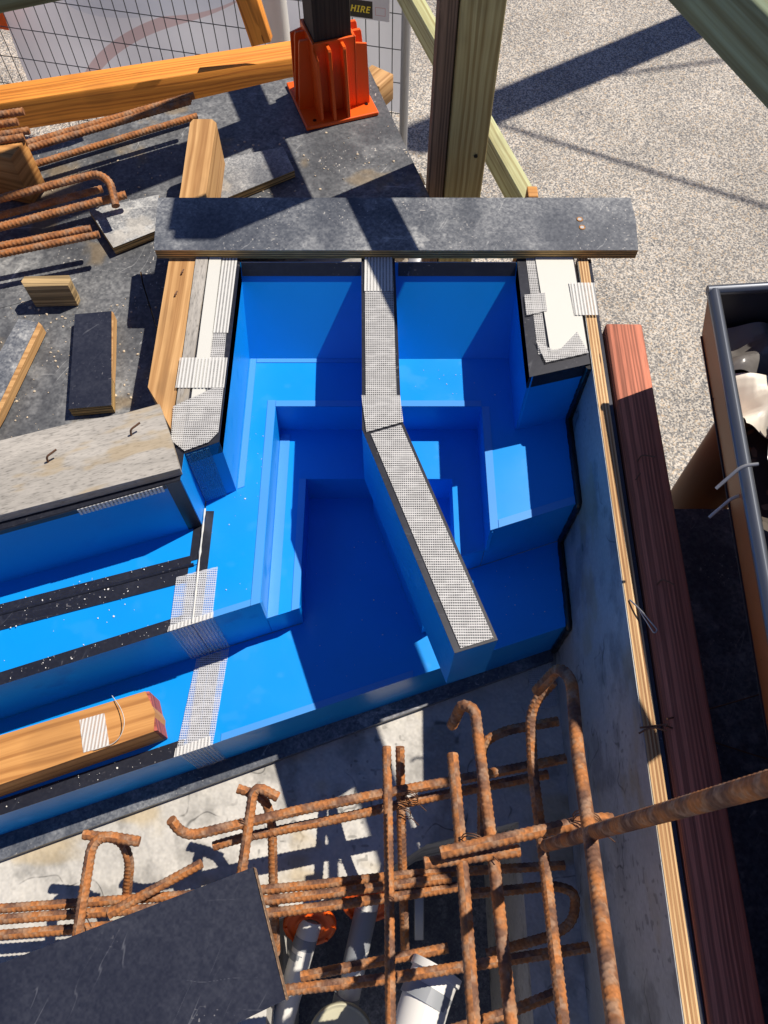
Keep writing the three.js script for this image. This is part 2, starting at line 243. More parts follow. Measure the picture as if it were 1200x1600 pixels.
// ---------------------------------------------------------------- the blue step mould
const wallPts = (x0, z0, x1, z1, yt, yb) => [[x0, yt, z0], [x1, yt, z1], [x1, yb, z1], [x0, yb, z0]];
{
  const t = thing('step_mould', 'blue film faced mould of nested steps with a cranked divider down its middle', 'formwork');
  const f = 0.006;
  slab('upper_tread', p3(A, [[-0.257, -0.925], [0.238, -0.925], [0.238, -0.765], [0.332, -0.792], [0.330, zA(0.330)], [0.177, zA(0.177)], [0.177, -0.811], [-0.197, -0.811], [-0.197, zA(-0.197)], [-0.302, zA(-0.302)], [-0.302, -0.622], [-0.257, -0.642]]), down(f), M.blue, t);
  slab('middle_tread', p3(B, [[-0.197, -0.811], [0.177, -0.811], [0.177, zA(0.177)], [0.125, zA(0.125)], [0.125, -0.703], [-0.143, -0.703], [-0.143, zA(-0.143)], [-0.197, zA(-0.197)]]), down(f), M.blue, t);
  slab('floor_panel', p3(C, [[-0.302, zA(-0.302)], [-0.143, zA(-0.143)], [-0.143, -0.703], [0.125, -0.703], [0.125, zA(0.125)], [0.330, zA(0.330)], [0.330, zC(0.330)], [-0.302, zC(-0.302)]]), down(f), M.blue, t);
  const riser = (x0, z0, x1, z1, yt, yb, ex, ez, n = 'riser') => slab(n, wallPts(x0, z0, x1, z1, yt, yb), [ex, 0, ez], M.blue, t);
  riser(-0.197, -0.811, 0.177, -0.811, A - f, B - 0.003, 0, -f);
  riser(-0.197, -0.811, -0.197, zA(-0.197), A - f, B - 0.003, -f, 0);
  riser(0.177, -0.811, 0.177, zA(0.177), A - f, B - 0.003, f, 0);
  riser(-0.143, -0.703, 0.125, -0.703, B - f, C - 0.003, 0, -f);
  riser(-0.143, -0.703, -0.143, zA(-0.143), B - f, C - 0.003, -f, 0);
  riser(0.125, -0.703, 0.125, zA(0.125), B - f, C - 0.003, f, 0);
  riser(-0.302, zA(-0.302) - 0.001, -0.1975, zA(-0.1975) - 0.001, A - f, C, 0.002, -f);
  riser(-0.1965, zA(-0.1965) - 0.001, -0.1435, zA(-0.1435) - 0.001, B - f, C, 0.002, -f);
  riser(0.1255, zA(0.1255) - 0.001, 0.1765, zA(0.1765) - 0.001, B - f, C, 0.002, -f);
  riser(0.1775, zA(0.1775) - 0.001, 0.330, zA(0.330) - 0.001, A - f, C, 0.002, -f);
  riser(-0.302, zC(-0.302) - 0.001, 0.330, zC(0.330) - 0.001, C - f, D, 0.002, -f, 'front_riser');
  slab('back_panel', [[-0.256, -0.0015, -1.0092], [-0.036, -0.0015, -1.0092], [-0.036, A + 0.0005, -0.9203], [-0.256, A + 0.0005, -0.9203]], [0, -0.003, -f], M.blue, t);
  slab('back_panel', [[0.018, -0.0015, -1.0092], [0.238, -0.0015, -1.0092], [0.238, A + 0.0005, -0.9203], [0.018, A + 0.0005, -0.9203]], [0, -0.003, -f], M.blue, t);
  for (const [a, b] of [[-0.251, -0.041], [0.025, 0.232]]) slab('black_tape', [[a, 0.0005, -1.0085], [b, 0.0005, -1.0085], [b, -0.020, -0.9972], [a, -0.020, -0.9972]], [0, 0.0004, 0.001], M.blackTape, t);
  slab('side_panel', wallPts(-0.253, -1.02, -0.253, -0.638, -0.001, A - 0.003), [-f, 0, 0], M.blue, t);
  slab('side_panel', wallPts(0.234, -1.02, 0.234, -0.761, -0.001, A - 0.003), [f, 0, 0], M.blue, t);
  slab('end_panel', wallPts(-0.253, -0.637, -0.303, -0.616, -0.001, A - 0.002), [-0.002, 0, -f], M.blue, t);
  slab('end_panel', wallPts(0.234, -0.760, 0.331, -0.786, -0.001, A - 0.002), [0.002, 0, -f], M.blue, t);
  // block tops
  slab('block_top', p3(0, [[-0.330, -1.02], [-0.253, -1.02], [-0.253, -0.637], [-0.303, -0.616], [-0.325, -0.64]]), down(0.03), M.blackTape, t);
  slab('grey_strip', p3(0.0035, [[-0.3305, -1.02], [-0.309, -1.02], [-0.309, -0.628], [-0.326, -0.636]]), down(0.0045), M.greyWood, t, [0, 0, 1]);
  slab('white_strip', p3(0.003, [[-0.307, -1.02], [-0.286, -1.02], [-0.283, -0.675], [-0.304, -0.672]]), down(0.0035), M.white, t);
  slab('block_top', p3(0, [[0.234, -1.02], [0.335, -1.02], [0.335, -0.787], [0.234, -0.760]]), down(0.03), M.blackTape, t);
  slab('white_strip', p3(0.003, [[0.266, -1.02], [0.332, -1.02], [0.333, -0.815], [0.272, -0.806]]), down(0.0035), M.white, t);
  const tape = (pts, ext, m = M.meshTape, n = 'mesh_tape') => slab(n, pts, ext, m, t);
  tape(p3(0.0016, [[-0.285, -1.02], [-0.258, -1.02], [-0.259, -0.85], [-0.284, -0.85]]), down(0.0006), M.threadTape);
  tape(p3(0.0012, [[-0.286, -0.849], [-0.262, -0.849], [-0.258, -0.70], [-0.284, -0.70]]), down(0.0006));
  tape(p3(0.0046, [[-0.3305, -0.70], [-0.255, -0.745], [-0.255, -0.652], [-0.268, -0.634], [-0.303, -0.618], [-0.326, -0.637]]), down(0.0006));
  tape(p3(0.0056, [[-0.331, -0.795], [-0.254, -0.795], [-0.254, -0.735], [-0.331, -0.735]]), down(0.0006), M.threadTape);
  tape(p3(0.0012, [[0.25, -1.02], [0.2655, -1.02], [0.2675, -0.805], [0.252, -0.805]]), down(0.0006));
  tape(p3(0.0045, [[0.239, -0.93], [0.275, -0.935], [0.275, -0.895], [0.239, -0.885]]), down(0.0006));
  tape(p3(0.0046, [[0.25, -0.83], [0.262, -0.786], [0.334, -0.806], [0.320, -0.85], [0.29, -0.815], [0.276, -0.812]]), down(0.0006));
  slab('paper_patch', p3(0.0052, [[0.318, -0.957], [0.362, -0.957], [0.36, -0.885], [0.32, -0.885]]), down(0.0006), M.threadTape, t);
  // end face mesh on the left block
  tape([[-0.302, -0.001, -0.6135], [-0.268, -0.001, -0.6275], [-0.268, A + 0.004, -0.6275], [-0.302, A + 0.004, -0.6135]], [0.0003, 0, 0.0008], std({ color: lin(0.05, 0.22, 0.42), alphaMap: T.meshA, transparent: true, opacity: 0.55, roughness: 0.5 }));
  // clear edge tape on the treads
  const ct = (y, l) => slab('clear_tape', p3(y + 0.0012, l), down(0.0008), M.clear, t);
  ct(A, [[-0.2515, -0.92], [-0.240, -0.92], [-0.240, -0.645], [-0.2515, -0.64]]);
  ct(A, [[-0.239, -0.92], [-0.041, -0.92], [-0.041, -0.911], [-0.239, -0.911]]);
  ct(A, [[-0.212, -0.825], [-0.1975, -0.825], [-0.1975, zA(-0.1975)], [-0.212, zA(-0.212)]]);
  ct(A, [[-0.197, -0.824], [-0.041, -0.824], [-0.041, -0.8115], [-0.197, -0.8115]]);
  ct(A, [[-0.272, zA(-0.272) - 0.011], [-0.2125, zA(-0.2125) - 0.011], [-0.2125, zA(-0.2125)], [-0.272, zA(-0.272)]]);
  ct(A, [[0.024, -0.824], [0.177, -0.824], [0.177, -0.8115], [0.024, -0.8115]]);
  ct(A, [[0.1775, -0.811], [0.191, -0.811], [0.191, zA(0.191)], [0.1775, zA(0.1775)]]);
  ct(A, [[0.192, zA(0.192) - 0.015], [0.329, zA(0.329) - 0.015], [0.329, zA(0.329)], [0.192, zA(0.192)]]);
  ct(B, [[-0.196, -0.80], [-0.178, -0.80], [-0.178, zA(-0.178)], [-0.196, zA(-0.196)]]);
  ct(B, [[-0.156, -0.703], [-0.1435, -0.703], [-0.1435, zA(-0.1435)], [-0.156, zA(-0.156)]]);
  ct(C, [[-0.27, zC(-0.27) - 0.012], [0.05, zC(0.05) - 0.012], [0.05, zC(0.05)], [-0.27, zC(-0.27)]]);
  // divider beam
  const dv = [[-0.040, -1.02], [0.019, -1.02], [0.027, -0.680], [0.1535, -0.322], [0.0945, -0.3035], [-0.034, -0.660]];
  const d = slab('divider', p3(-0.0015, dv), down(0.1535), M.blue, t);
  slab('divider_cap', p3(0, dv), down(0.0015), M.blackTape, d);
  slab('divider_core', p3(-0.1555, [[-0.024, -0.81], [0.012, -0.81], [0.02, -0.68], [0.104, -0.445], [0.066, -0.432], [-0.02, -0.665]]), down(0.1485), M.blue, d);
  const mid = [[-0.034, -1.02], [0.0145, -1.02], [0.0205, -0.690], [-0.0285, -0.690]];
  slab('mesh_tape', p3(0.0018, mid), down(0.0006), M.meshTape, d);
  slab('mesh_tape', p3(0.0032, [[-0.036, -0.722], [0.0255, -0.722], [0.030, -0.672], [-0.027, -0.653]]), down(0.0006), M.meshTape, d);
  slab('mesh_tape', p3(0.0018, [[-0.0205, -0.651], [0.0265, -0.667], [0.1475, -0.324], [0.1025, -0.310]]), down(0.0006), M.meshTape, d);
  slab('mesh_tape', p3(0.0032, [[-0.034, -1.019], [0.0145, -1.019], [0.0165, -0.94], [-0.034, -0.94]]), down(0.0006), M.threadTape, d);
  // black sealant bead along the plywood wall
  const bead = [[0.334, -0.004, -0.785], [0.332, A + 0.002, -0.783], [0.331, A + 0.002, zA(0.331) + 0.003], [0.3295, C + 0.002, zA(0.331) + 0.003], [0.328, C + 0.002, zC(0.328) + 0.003], [0.327, D + 0.005, zC(0.328) + 0.005]];
  mesh('sealant_bead', tubeGeo(filletPath(bead, 0.008, 0.006), 0.0062, 10, (s, a) => 1 + 0.12 * Math.sin(s * 300) * Math.sin(s * 131)), M.sealant, t);
}
{
  const t = thing('terrace_mould', 'blue film faced mould of long straight terraces with black taped edges', 'formwork');
  const f = 0.006, X = -0.95, zW = (x) => -0.671 - 0.331 * x;
  const q = (y, x0, x1, a, b) => [[x0, y, a(x0)], [x1, y, a(x1)], [x1, y, b(x1)], [x0, y, b(x0)]];
  const joint = (x) => -0.606 - 0.288 * x;
  slab('upper_tread', q(A, X, -0.3035, zW, (x) => joint(x) + 0.018), down(f), M.blue, t);
  slab('upper_tread', q(A, X, -0.3035, (x) => joint(x) + 0.0195, zA), down(f), M.blue, t);
  slab('black_tape', q(A + 0.0016, X, -0.315, joint, (x) => joint(x) + 0.017), down(0.001), M.blackTape, t);
  slab('black_tape', q(A + 0.0022, X, -0.318, (x) => joint(x) + 0.0175, (x) => joint(x) + 0.046), down(0.0016), M.blackTape, t);
  mesh('tape_ridge', tubeGeo(filletPath([[X, A + 0.002, joint(X) + 0.018], [-0.31, A + 0.002, joint(-0.31) + 0.018]], 0.01, 0.02), 0.003, 8), M.blackTape, t);
  slab('black_tape', q(A + 0.0018, X, -0.3035, (x) => zA(x) - 0.02, (x) => zA(x) + 0.001), down(0.0012), M.blackTape, t);
  slab('wall_panel', wallPts(X, zW(X), -0.3045, zW(-0.3045), -0.002, A), [-0.003, 0, -0.012], M.blue, t);
  slab('wall_cap', q(0, X, -0.3045, (x) => zW(x) - 0.06, zW), down(0.0018), M.blackTape, t);
  slab('end_panel', wallPts(-0.304, zW(-0.304), -0.304, -0.617, -0.001, A), [-0.0025, 0, 0], M.blue, t);
  slab('black_tape', wallPts(-0.3255, zW(-0.3255) + 0.0013, -0.305, zW(-0.305) + 0.0013, -0.001, A + 0.001), [-0.0003, 0, -0.001], M.blackTape, t);
  slab('black_tape', wallPts(X, zW(X) + 0.0013, -0.326, zW(-0.326) + 0.0013, -0.001, -0.012), [-0.0003, 0, -0.001], M.blackTape, t);
  slab('mesh_tape', wallPts(-0.45, zW(-0.45) + 0.0025, -0.33, zW(-0.33) + 0.0025, -0.001, -0.017), [-0.0003, 0, -0.0007], M.threadTape, t);
  slab('riser', wallPts(X, zA(X) - 0.001, -0.3035, zA(-0.3035) - 0.001, A - f, C), [-0.002, 0, -f], M.blue, t);
  slab('floor_panel', q(C, X, -0.3035, (x) => zA(x) - 0.002, zC), down(f), M.blue, t);
  slab('black_tape', q(C + 0.0018, X, -0.33, (x) => zC(x) - 0.024, (x) => zC(x) + 0.001), down(0.0012), M.blackTape, t);
  slab('front_riser', wallPts(X, zC(X) - 0.001, -0.3035, zC(-0.3035) - 0.001, C - f, D), [-0.002, 0, -f], M.blue, t);
  slab('clear_tape', q(A + 0.0012, -0.318, -0.3035, zW, (x) => joint(x) + 0.01), down(0.0008), M.blackTape, t);
}
{
  const t = thing('joint_tape', 'white fibre mesh tape bridging the seam between the two blue moulds', 'tape');
  const q = (y, x0, x1, a, b) => [[x0, y, a(x0)], [x1, y, a(x1)], [x1, y, b(x1)], [x0, y, b(x0)]];
  const j0 = (x) => -0.600 - 0.288 * x + 0.028;
  slab('black_strip', q(A + 0.0014, -0.317, -0.3035, j0, (x) => zA(x) + 0.001), down(0.001), M.blackTape, t);
  slab('black_strip', q(A + 0.0014, -0.3005, -0.287, (x) => -0.597 + 0 * x, (x) => zA(x) + 0.001), down(0.001), M.blackTape, t);
  slab('black_strip', p3(C + 0.0014, [[-0.318, zA(-0.318) + 0.004], [-0.304, zA(-0.304) + 0.004], [-0.308, zC(-0.308)], [-0.324, zC(-0.324)]]), down(0.001), M.blackTape, t);
  slab('black_strip', p3(C + 0.0014, [[-0.3015, zA(-0.3015) + 0.004], [-0.284, zA(-0.284) + 0.004], [-0.291, zC(-0.291)], [-0.3065, zC(-0.3065)]]), down(0.001), M.blackTape, t);
  slab('mesh_strip', q(A + 0.0036, -0.335, -0.270, j0, (x) => zA(x) + 0.002), down(0.0006), M.meshThin, t);
  slab('mesh_strip', q(A + 0.0048, -0.3185, -0.286, j0, (x) => zA(x) + 0.002), down(0.0006), M.meshThin, t);
  slab('mesh_strip', p3(A + 0.006, [[-0.336, zA(-0.336) - 0.007], [-0.268, zA(-0.268) - 0.008], [-0.268, zA(-0.268) + 0.002], [-0.337, zA(-0.337) + 0.002]]), down(0.0006), M.threadTape, t);
  slab('clear_strip', wallPts(-0.333, zA(-0.333) + 0.0025, -0.268, zA(-0.268) + 0.0025, A + 0.003, C + 0.004), [0, 0, -0.0006], M.clearFilm, t);
  slab('mesh_strip', p3(C + 0.0034, [[-0.325, zA(-0.325) + 0.004], [-0.270, zA(-0.270) + 0.004], [-0.282, zC(-0.282) + 0.002], [-0.342, zC(-0.342) + 0.002]]), down(0.0006), M.meshThin, t);
  slab('mesh_strip', p3(C + 0.0046, [[-0.318, zA(-0.318) + 0.004], [-0.281, zA(-0.281) + 0.004], [-0.292, zC(-0.292) + 0.002], [-0.327, zC(-0.327) + 0.002]]), down(0.0006), M.meshThin, t);
  slab('mesh_strip', p3(C + 0.0058, [[-0.342, zC(-0.342) - 0.012], [-0.287, zC(-0.287) - 0.014], [-0.285, zC(-0.285) + 0.002], [-0.343, zC(-0.343) + 0.002]]), down(0.0006), M.threadTape, t);
  slab('clear_strip', wallPts(-0.333, zC(-0.333) + 0.0025, -0.283, zC(-0.283) + 0.0025, C + 0.003, D + 0.004), [0, 0, -0.0006], M.clearFilm, t);
  mesh('seam_bead', tubeGeo(filletPath([[-0.302, A + 0.004, -0.60], [-0.3015, A + 0.004, -0.5], [-0.3, A + 0.005, zA(-0.3)]], 0.02, 0.01), 0.0018, 6, (s) => 1 + 0.5 * Math.sin(s * 260) * Math.sin(s * 97)), M.white, t);
}
tag(slab('base_board', [[-1.0, D, zC(-1.0) - 0.02], [0.326, D, zC(0.326) - 0.02], [0.326, D, -0.4255], [-1.0, D, 0.048]], down(0.0145), M.film), 'black formply base board along the foot of the blue moulds', 'board');
tag(slab('mesh_patch', [[0.275, G + 0.004, -0.437], [0.322, G + 0.004, -0.452], [0.326, G + 0.004, -0.34], [0.282, G + 0.004, -0.33]], down(0.001), M.meshTape), 'mesh tape patch on the concrete in the corner by the plywood wall', 'tape');

// ---------------------------------------------------------------- plywood wall, waler, top plank
{
  const t = thing('plywood_wall', 'upright plywood sheet with grey film face beside the blue step mould', 'plywood');
  const xi = (z) => 0.342 - 0.0125 * (z + 1.02), Z0 = -1.02, Z1 = 0.55;
  const faceMat = std({ map: T.conc, roughness: 0.5, color: lin(0.60, 0.64, 0.70) });
  slab('face_veneer', [[xi(Z0) - 0.0015, -0.0008, Z0], [xi(Z1) - 0.0015, -0.0008, Z1], [xi(Z1) - 0.0015, G, Z1], [xi(Z0) - 0.0015, G, Z0]], [0.0012, 0, 0], faceMat, t);
  for (let i = 0; i < 7; i++) { const o = i * 0.00245; slab('veneer', [[xi(Z0) + o, 0, Z0], [xi(Z1) + o, 0, Z1], [xi(Z1) + o + 0.0023, 0, Z1], [xi(Z0) + o + 0.0023, 0, Z0]], down(0.46), i % 2 ? M.brownVeneer ??= woodMat(lin(0.45, 0.27, 0.13)) : M.paleVeneer ??= woodMat(lin(0.78, 0.6, 0.36)), t, [0, 0, 1]); }
  slab('back_film', [[xi(Z0) + 0.0175, -0.003, Z0], [xi(Z1) + 0.0175, -0.003, Z1], [xi(Z1) + 0.0235, -0.003, Z1], [xi(Z0) + 0.0235, -0.003, Z0]], down(0.46), M.filmDark, t);
}
{
  const t = thing('hardwood_waler', 'red brown hardwood timber fixed along the outside of the plywood wall', 'timber');
  const m = boardMesh('timber', [0.4, 0.004, -0.868], [0.378, 0.004, 0.5], 0.061, 0.09, M.redWood, t, { r: 0.004 });
  for (const [x, z, a] of [[0.379, -0.40, 0.6], [0.382, -0.6, 0.2], [0.376, -0.57, 1.9]]) mesh('nail', tubeGeo(filletPath([[x, 0.002, z], [x + 0.004, 0.016, z - 0.004], [x + 0.022 * Math.cos(a), 0.02, z + 0.012 * Math.sin(a)]], 0.006, 0.003), 0.0011, 6), M.wire, t);
}
filmBoard(thing('formply_plank', 'worn black formply plank laid across the tops of the mould blocks', 'plank'), p3(0.0195, [[-0.411, -1.1485], [0.448, -1.1485], [0.449, -1.09], [0.4425, -1.0185], [0.15, -1.018], [-0.399, -1.0185], [-0.402, -1.03]]), 0.019, M.film);
for (const [x, z] of [[0.349, -1.093], [0.351, -1.073]]) { const t = thing('screw', 'screw sunk into the black formply plank in a splintered hole', 'screw', 'screws in the black plank'); mesh('splinter_rim', new THREE.TorusGeometry(0.0045, 0.0016, 6, 14).rotateX(Math.PI / 2).translate(x, 0.0195, z), M.pineWarm, t); mesh('head', new THREE.CylinderGeometry(0.0036, 0.0036, 0.002, 12).translate(x, 0.0196, z), M.galv, t); }

// ---------------------------------------------------------------- timbers on the left
{
  const t = thing('pine_stringer', 'long pale pine timber on edge running under the black plank', 'timber');
  slab('timber', [[-0.3838, 0, -1.3823], [-0.3788, 0, -1.3939], [-0.3419, 0, -1.3939], [-0.3318, 0, -1.3823], [-0.331, 0, -1.2], [-0.33, 0, -0.66], [-0.352, 0, -0.70], [-0.377, 0, -0.74], [-0.3795, 0, -1.2]], down(0.095), M.pine, t, [0, 0, 1]);
  for (const [x, z] of [[-0.357, -0.93], [-0.352, -0.98]]) mesh('nail', tubeGeo(filletPath([[x, -0.002, z], [x, 0.004, z], [x + 0.004, 0.005, z - 0.008]], 0.002, 0.002), 0.0012, 6), M.wire, t);
}
for (const z of [-1.34, -1.1, -0.8]) tag(slab('packer', [[-0.375, -0.0955, z], [-0.335, -0.0955, z], [-0.335, -0.0955, z + 0.06], [-0.375, -0.0955, z + 0.06]], down(0.0285), M.pineWarm), 'small timber packer hidden under the long pine timber', 'packer', 'packers under the pine timber');
{
  const t = thing('weathered_plank', 'grey weathered plank with bent nails lying along the top of the terrace wall', 'plank');
  const top = [[-0.8064, 0.019, -0.5566], [-0.4692, 0.019, -0.6611], [-0.403, 0.019, -0.6752], [-0.3475, 0.019, -0.6943], [-0.3234, 0.019, -0.6367], [-0.3017, 0.019, -0.5784], [-0.7661, 0.019, -0.4338]];
  slab('board', top, down(0.018), M.greyWood, t, [0.95, 0, -0.3]);
  for (const p of [[-0.4988, 0.019, -0.5894], [-0.3824, 0.019, -0.6367]]) mesh('nail', tubeGeo(filletPath([p, [p[0] + 0.002, p[1] + 0.012, p[2] - 0.002], [p[0] + 0.016, p[1] + 0.016, p[2] - 0.012]], 0.004, 0.002), 0.0016, 7), M.wire, t);
}
{
  const t = thing('red_end_timber', 'pine timber with a red painted end lying on the lower blue terrace', 'timber');
  slab('timber', [[-0.8044, -0.235, -0.1779], [-0.385, -0.235, -0.3119], [-0.365, -0.235, -0.2791], [-0.3628, -0.235, -0.2481], [-0.7628, -0.235, -0.1059]], down(0.0675), M.pineWarm, t, [0.955, 0, -0.295]);
  { const a = [-0.3841, -0.236, -0.3111], b = [-0.3622, -0.236, -0.2493]; slab('red_end', [a, b, [b[0], -0.302, b[2]], [a[0], -0.302, a[2]]], [0.005, 0, -0.001], woodMat(lin(0.62, 0.14, 0.1), T.rough), t); }
  slab('tape_square', [[-0.4826, -0.234, -0.2658], [-0.4449, -0.234, -0.2768], [-0.4284, -0.234, -0.2263], [-0.4675, -0.234, -0.2157]], down(0.0006), M.threadTape, t);
  mesh('wire_strand', tubeGeo(filletPath([[-0.4368, -0.233, -0.3041], [-0.4153, -0.225, -0.2809], [-0.4042, -0.22, -0.2578], [-0.4139, -0.23, -0.2305], [-0.4515, -0.232, -0.2192]], 0.02, 0.003), 0.0007, 5), M.white, t);
}

// ---------------------------------------------------------------- deck of black formply sheets
const K = -0.125;
filmBoard(thing('deck_sheet', 'large dusty black formply sheet under the orange post boot', 'deck sheet'), [[-0.9858, -0.125, -1.4091], [-0.7345, -0.125, -1.5228], [-0.2228, -0.125, -1.7133], [-0.0422, -0.125, -1.7707], [-0.0118, -0.125, -1.6714], [0.0912, -0.125, -1.3346], [0.1175, -0.125, -1.2411], [-0.4169, -0.125, -1.1319], [-0.8652, -0.125, -0.9697]], 0.017, M.deck);
filmBoard(thing('deck_sheet', 'scuffed black formply sheet under the leaning offcuts beside the grey plank', 'deck sheet'), [[-0.8647, -0.125, -0.9681], [-0.4782, -0.125, -1.1099], [-0.4703, -0.125, -1.0815], [-0.4125, -0.125, -0.9271], [-0.3521, -0.125, -0.7041], [-0.7518, -0.125, -0.5568]], 0.017, M.deck);
filmBoard(thing('deck_sheet', 'narrow black formply infill sheet beside the pine timber', 'deck sheet'), [[-0.4758, -0.125, -1.1107], [-0.4168, -0.125, -1.131], [-0.3456, -0.125, -0.8395], [-0.4101, -0.125, -0.9271], [-0.4678, -0.125, -1.0815]], 0.017, M.deck);
filmBoard(thing('formply_offcut', 'stained grey black formply offcut with splintered corner beside the hooked bar', 'offcut'), [[-0.5985, -0.103, -1.2584], [-0.4617, -0.103, -1.301], [-0.4437, -0.103, -1.2044], [-0.5308, -0.103, -1.1521]], 0.017, M.filmPale);
filmBoard(thing('formply_offcut', 'black formply offcut wedged between the pine timber and the orange boot', 'offcut'), [[-0.4047, -0.106, -1.3932], [-0.2167, -0.106, -1.4516], [-0.188, -0.106, -1.3775], [-0.3189, -0.106, -1.297], [-0.3761, -0.106, -1.2563]], 0.017, M.filmPale);
{
  const t = thing('formply_block', 'rectangular dark formply offcut lying flat on the scuffed deck sheet', 'offcut');
  filmBoard(t, [[-0.5739, -0.101, -0.981], [-0.5074, -0.101, -0.9887], [-0.4729, -0.101, -0.7765], [-0.5458, -0.101, -0.7685]], 0.0225, M.filmDark);
  slab('bare_edge', [[-0.507, -0.1012, -0.9889], [-0.5025, -0.1012, -0.9843], [-0.4873, -0.1012, -0.8783], [-0.4822, -0.1012, -0.8357]], down(0.02), M.pine, t);
}
{
  const t = thing('formply_batten', 'narrow scuffed formply batten with a pale bare edge', 'offcut');
  filmBoard(t, [[-0.6755, -0.1, -0.9694], [-0.6373, -0.1, -0.9618], [-0.669, -0.1, -0.7718], [-0.7136, -0.1, -0.579], [-0.7543, -0.1, -0.6145]], 0.019, M.film);
  slab('bare_edge', [[-0.6368, -0.1002, -0.9619], [-0.6284, -0.1002, -0.9528], [-0.662, -0.1002, -0.7599], [-0.708, -0.1002, -0.5733], [-0.6686, -0.1002, -0.7719]], down(0.019), M.pine, t);
}
{
  const t = thing('wood_block', 'short sawn timber block with rough end grain on the deck', 'block');
  slab('block', [[-0.6685, -0.07, -1.0444], [-0.5858, -0.07, -1.0476], [-0.5811, -0.07, -1.0349], [-0.5834, -0.07, -1.0223], [-0.6631, -0.07, -1.0192], [-0.6717, -0.07, -1.0318]], down(0.053), woodMat(lin(0.6, 0.42, 0.2), T.rough, 0.9, 0.0015), t);
}
// timber end at the deck corner and a stake behind the plank
tag(boardMesh('timber_offcut', [-0.0411, -0.25, -1.8881], [-0.0033, -0.25, -1.9407], 0.07, 0.07, M.pine), 'short pine timber end poking out behind the orange boot', 'timber');
tag(boardMesh('timber_stake', [0.287, -0.035, -1.215], [0.287, -1.59, -1.215], 0.02, 0.03, M.pineWarm), 'thin sawn stake standing behind the right end of the black plank', 'stake');

// reinforcing bars lying on the deck
function rebar(label, group, pts, r = 0.008, bend = 0.03, tw = 0) { const m = mesh('rebar', tubeGeo(filletPath(pts, bend, 0.0013), r, 20, ribbed(rnd() * 6, tw)), M.rust); return tag(m, label, 'rebar', group); }
const dg = 'loose bars on the deck';
rebar('long straight rusty bar of the bundle on the side of the orange timber', dg, [[-0.865, -0.03, -1.2902], [-0.3974, -0.03, -1.5113]], 0.0072);
rebar('long straight rusty bar of the bundle on the side of the hooked bar', dg, [[-0.864, -0.034, -1.2787], [-0.4048, -0.034, -1.4984]], 0.0072);
rebar('long straight rusty bar sunk between the two upper bars of the bundle', dg, [[-0.8756, -0.045, -1.3015], [-0.4087, -0.045, -1.5228]], 0.0072);
rebar('rusty bar in the shade of the long bundle, resting on the deck sheet', dg, [[-0.9128, -0.11, -1.3168], [-0.4139, -0.112, -1.5608]], 0.0072);
rebar('rusty bar with its end bent over in a hook above the deck', dg, [[-0.8356, -0.035, -1.1689], [-0.5615, -0.035, -1.2799], [-0.5352, -0.04, -1.2624], [-0.5206, -0.055, -1.2124]], 0.0078, 0.022);
rebar('straight rusty bar directly below the hooked bar', dg, [[-0.852, -0.07, -1.1632], [-0.5626, -0.07, -1.2785]], 0.0072);
rebar('rusty bar reaching past the tip of the hooked bar', dg, [[-0.8455, -0.072, -1.1348], [-0.5138, -0.072, -1.2644]], 0.0082);
rebar('shorter rusty bar of the pair, on the side of the hooked bar', 'pair of bars by the wood block', [[-0.8257, -0.06, -1.0826], [-0.5611, -0.06, -1.1575]], 0.0072);
rebar('longer rusty bar of the pair, on the side of the wood block', 'pair of bars by the wood block', [[-0.8202, -0.06, -1.0617], [-0.5426, -0.06, -1.1422]], 0.0072);
for (const e of [[-0.7062, 0.02, -1.389], [-0.7144, 0.015, -1.3653], [-0.6933, 0.005, -1.3525], [-0.7028, 0, -1.3404]]) rebar('short rusty bar end in the stack on the timber bearer', 'stack of bars on the bearer', [[e[0] - 0.3, e[1], e[2] + 0.07], e], 0.0072);
tag(boardMesh('timber_bearer', [-0.829, -0.005, -1.3452], [-0.7116, -0.005, -1.3134], 0.06, 0.11, M.pineWarm), 'timber bearer end under the stack of rusty bars', 'timber');
tag(boardMesh('timber_bearer', [-0.95, -0.055, -1.52], [-0.83, -0.055, -1.10], 0.045, 0.069, M.pineWarm), 'timber bearer lying under the loose rusty bars', 'timber');

// ---------------------------------------------------------------- reinforcement cage in the trench
const cg = 'bars of the trench cage';
rebar('rusty stirrup hook on the terrace side standing clear of the black board', cg, [[-0.4485, -0.285, 0.0817], [-0.444, -0.27, 0.0166], [-0.4345, -0.243, -0.0995], [-0.3661, -0.25, -0.0894]], 0.0079, 0.03);
rebar('rusty stirrup leg under the hook on the terrace side, bent down to the concrete', cg, [[-0.4565, -0.262, -0.1001], [-0.3991, -0.268, -0.0943], [-0.3885, -0.29, -0.0652], [-0.4092, -0.37, 0]], 0.0074, 0.02);
rebar('rusty stirrup hook beside the corner of the black board', cg, [[-0.2185, -0.285, 0], [-0.2114, -0.27, -0.0686], [-0.1997, -0.243, -0.1696], [-0.1621, -0.25, -0.1519]], 0.0079, 0.025);
rebar('rusty stirrup leg beside the corner of the black board, running down past the pipes', cg, [[-0.2282, -0.262, -0.1665], [-0.1853, -0.268, -0.1541], [-0.1749, -0.29, -0.1199], [-0.1757, -0.36, -0.0271], [-0.177, -0.45, 0.0652]], 0.0074, 0.02);
rebar('upper long rusty bar of the cage with its near end hooked up', cg, [[-0.3191, -0.235, -0.1184], [-0.3026, -0.262, -0.0965], [-0.1183, -0.262, -0.1375], [-0.0079, -0.262, -0.158], [0.097, -0.262, -0.176], [0.2879, -0.262, -0.2117]], 0.0079, 0.025);
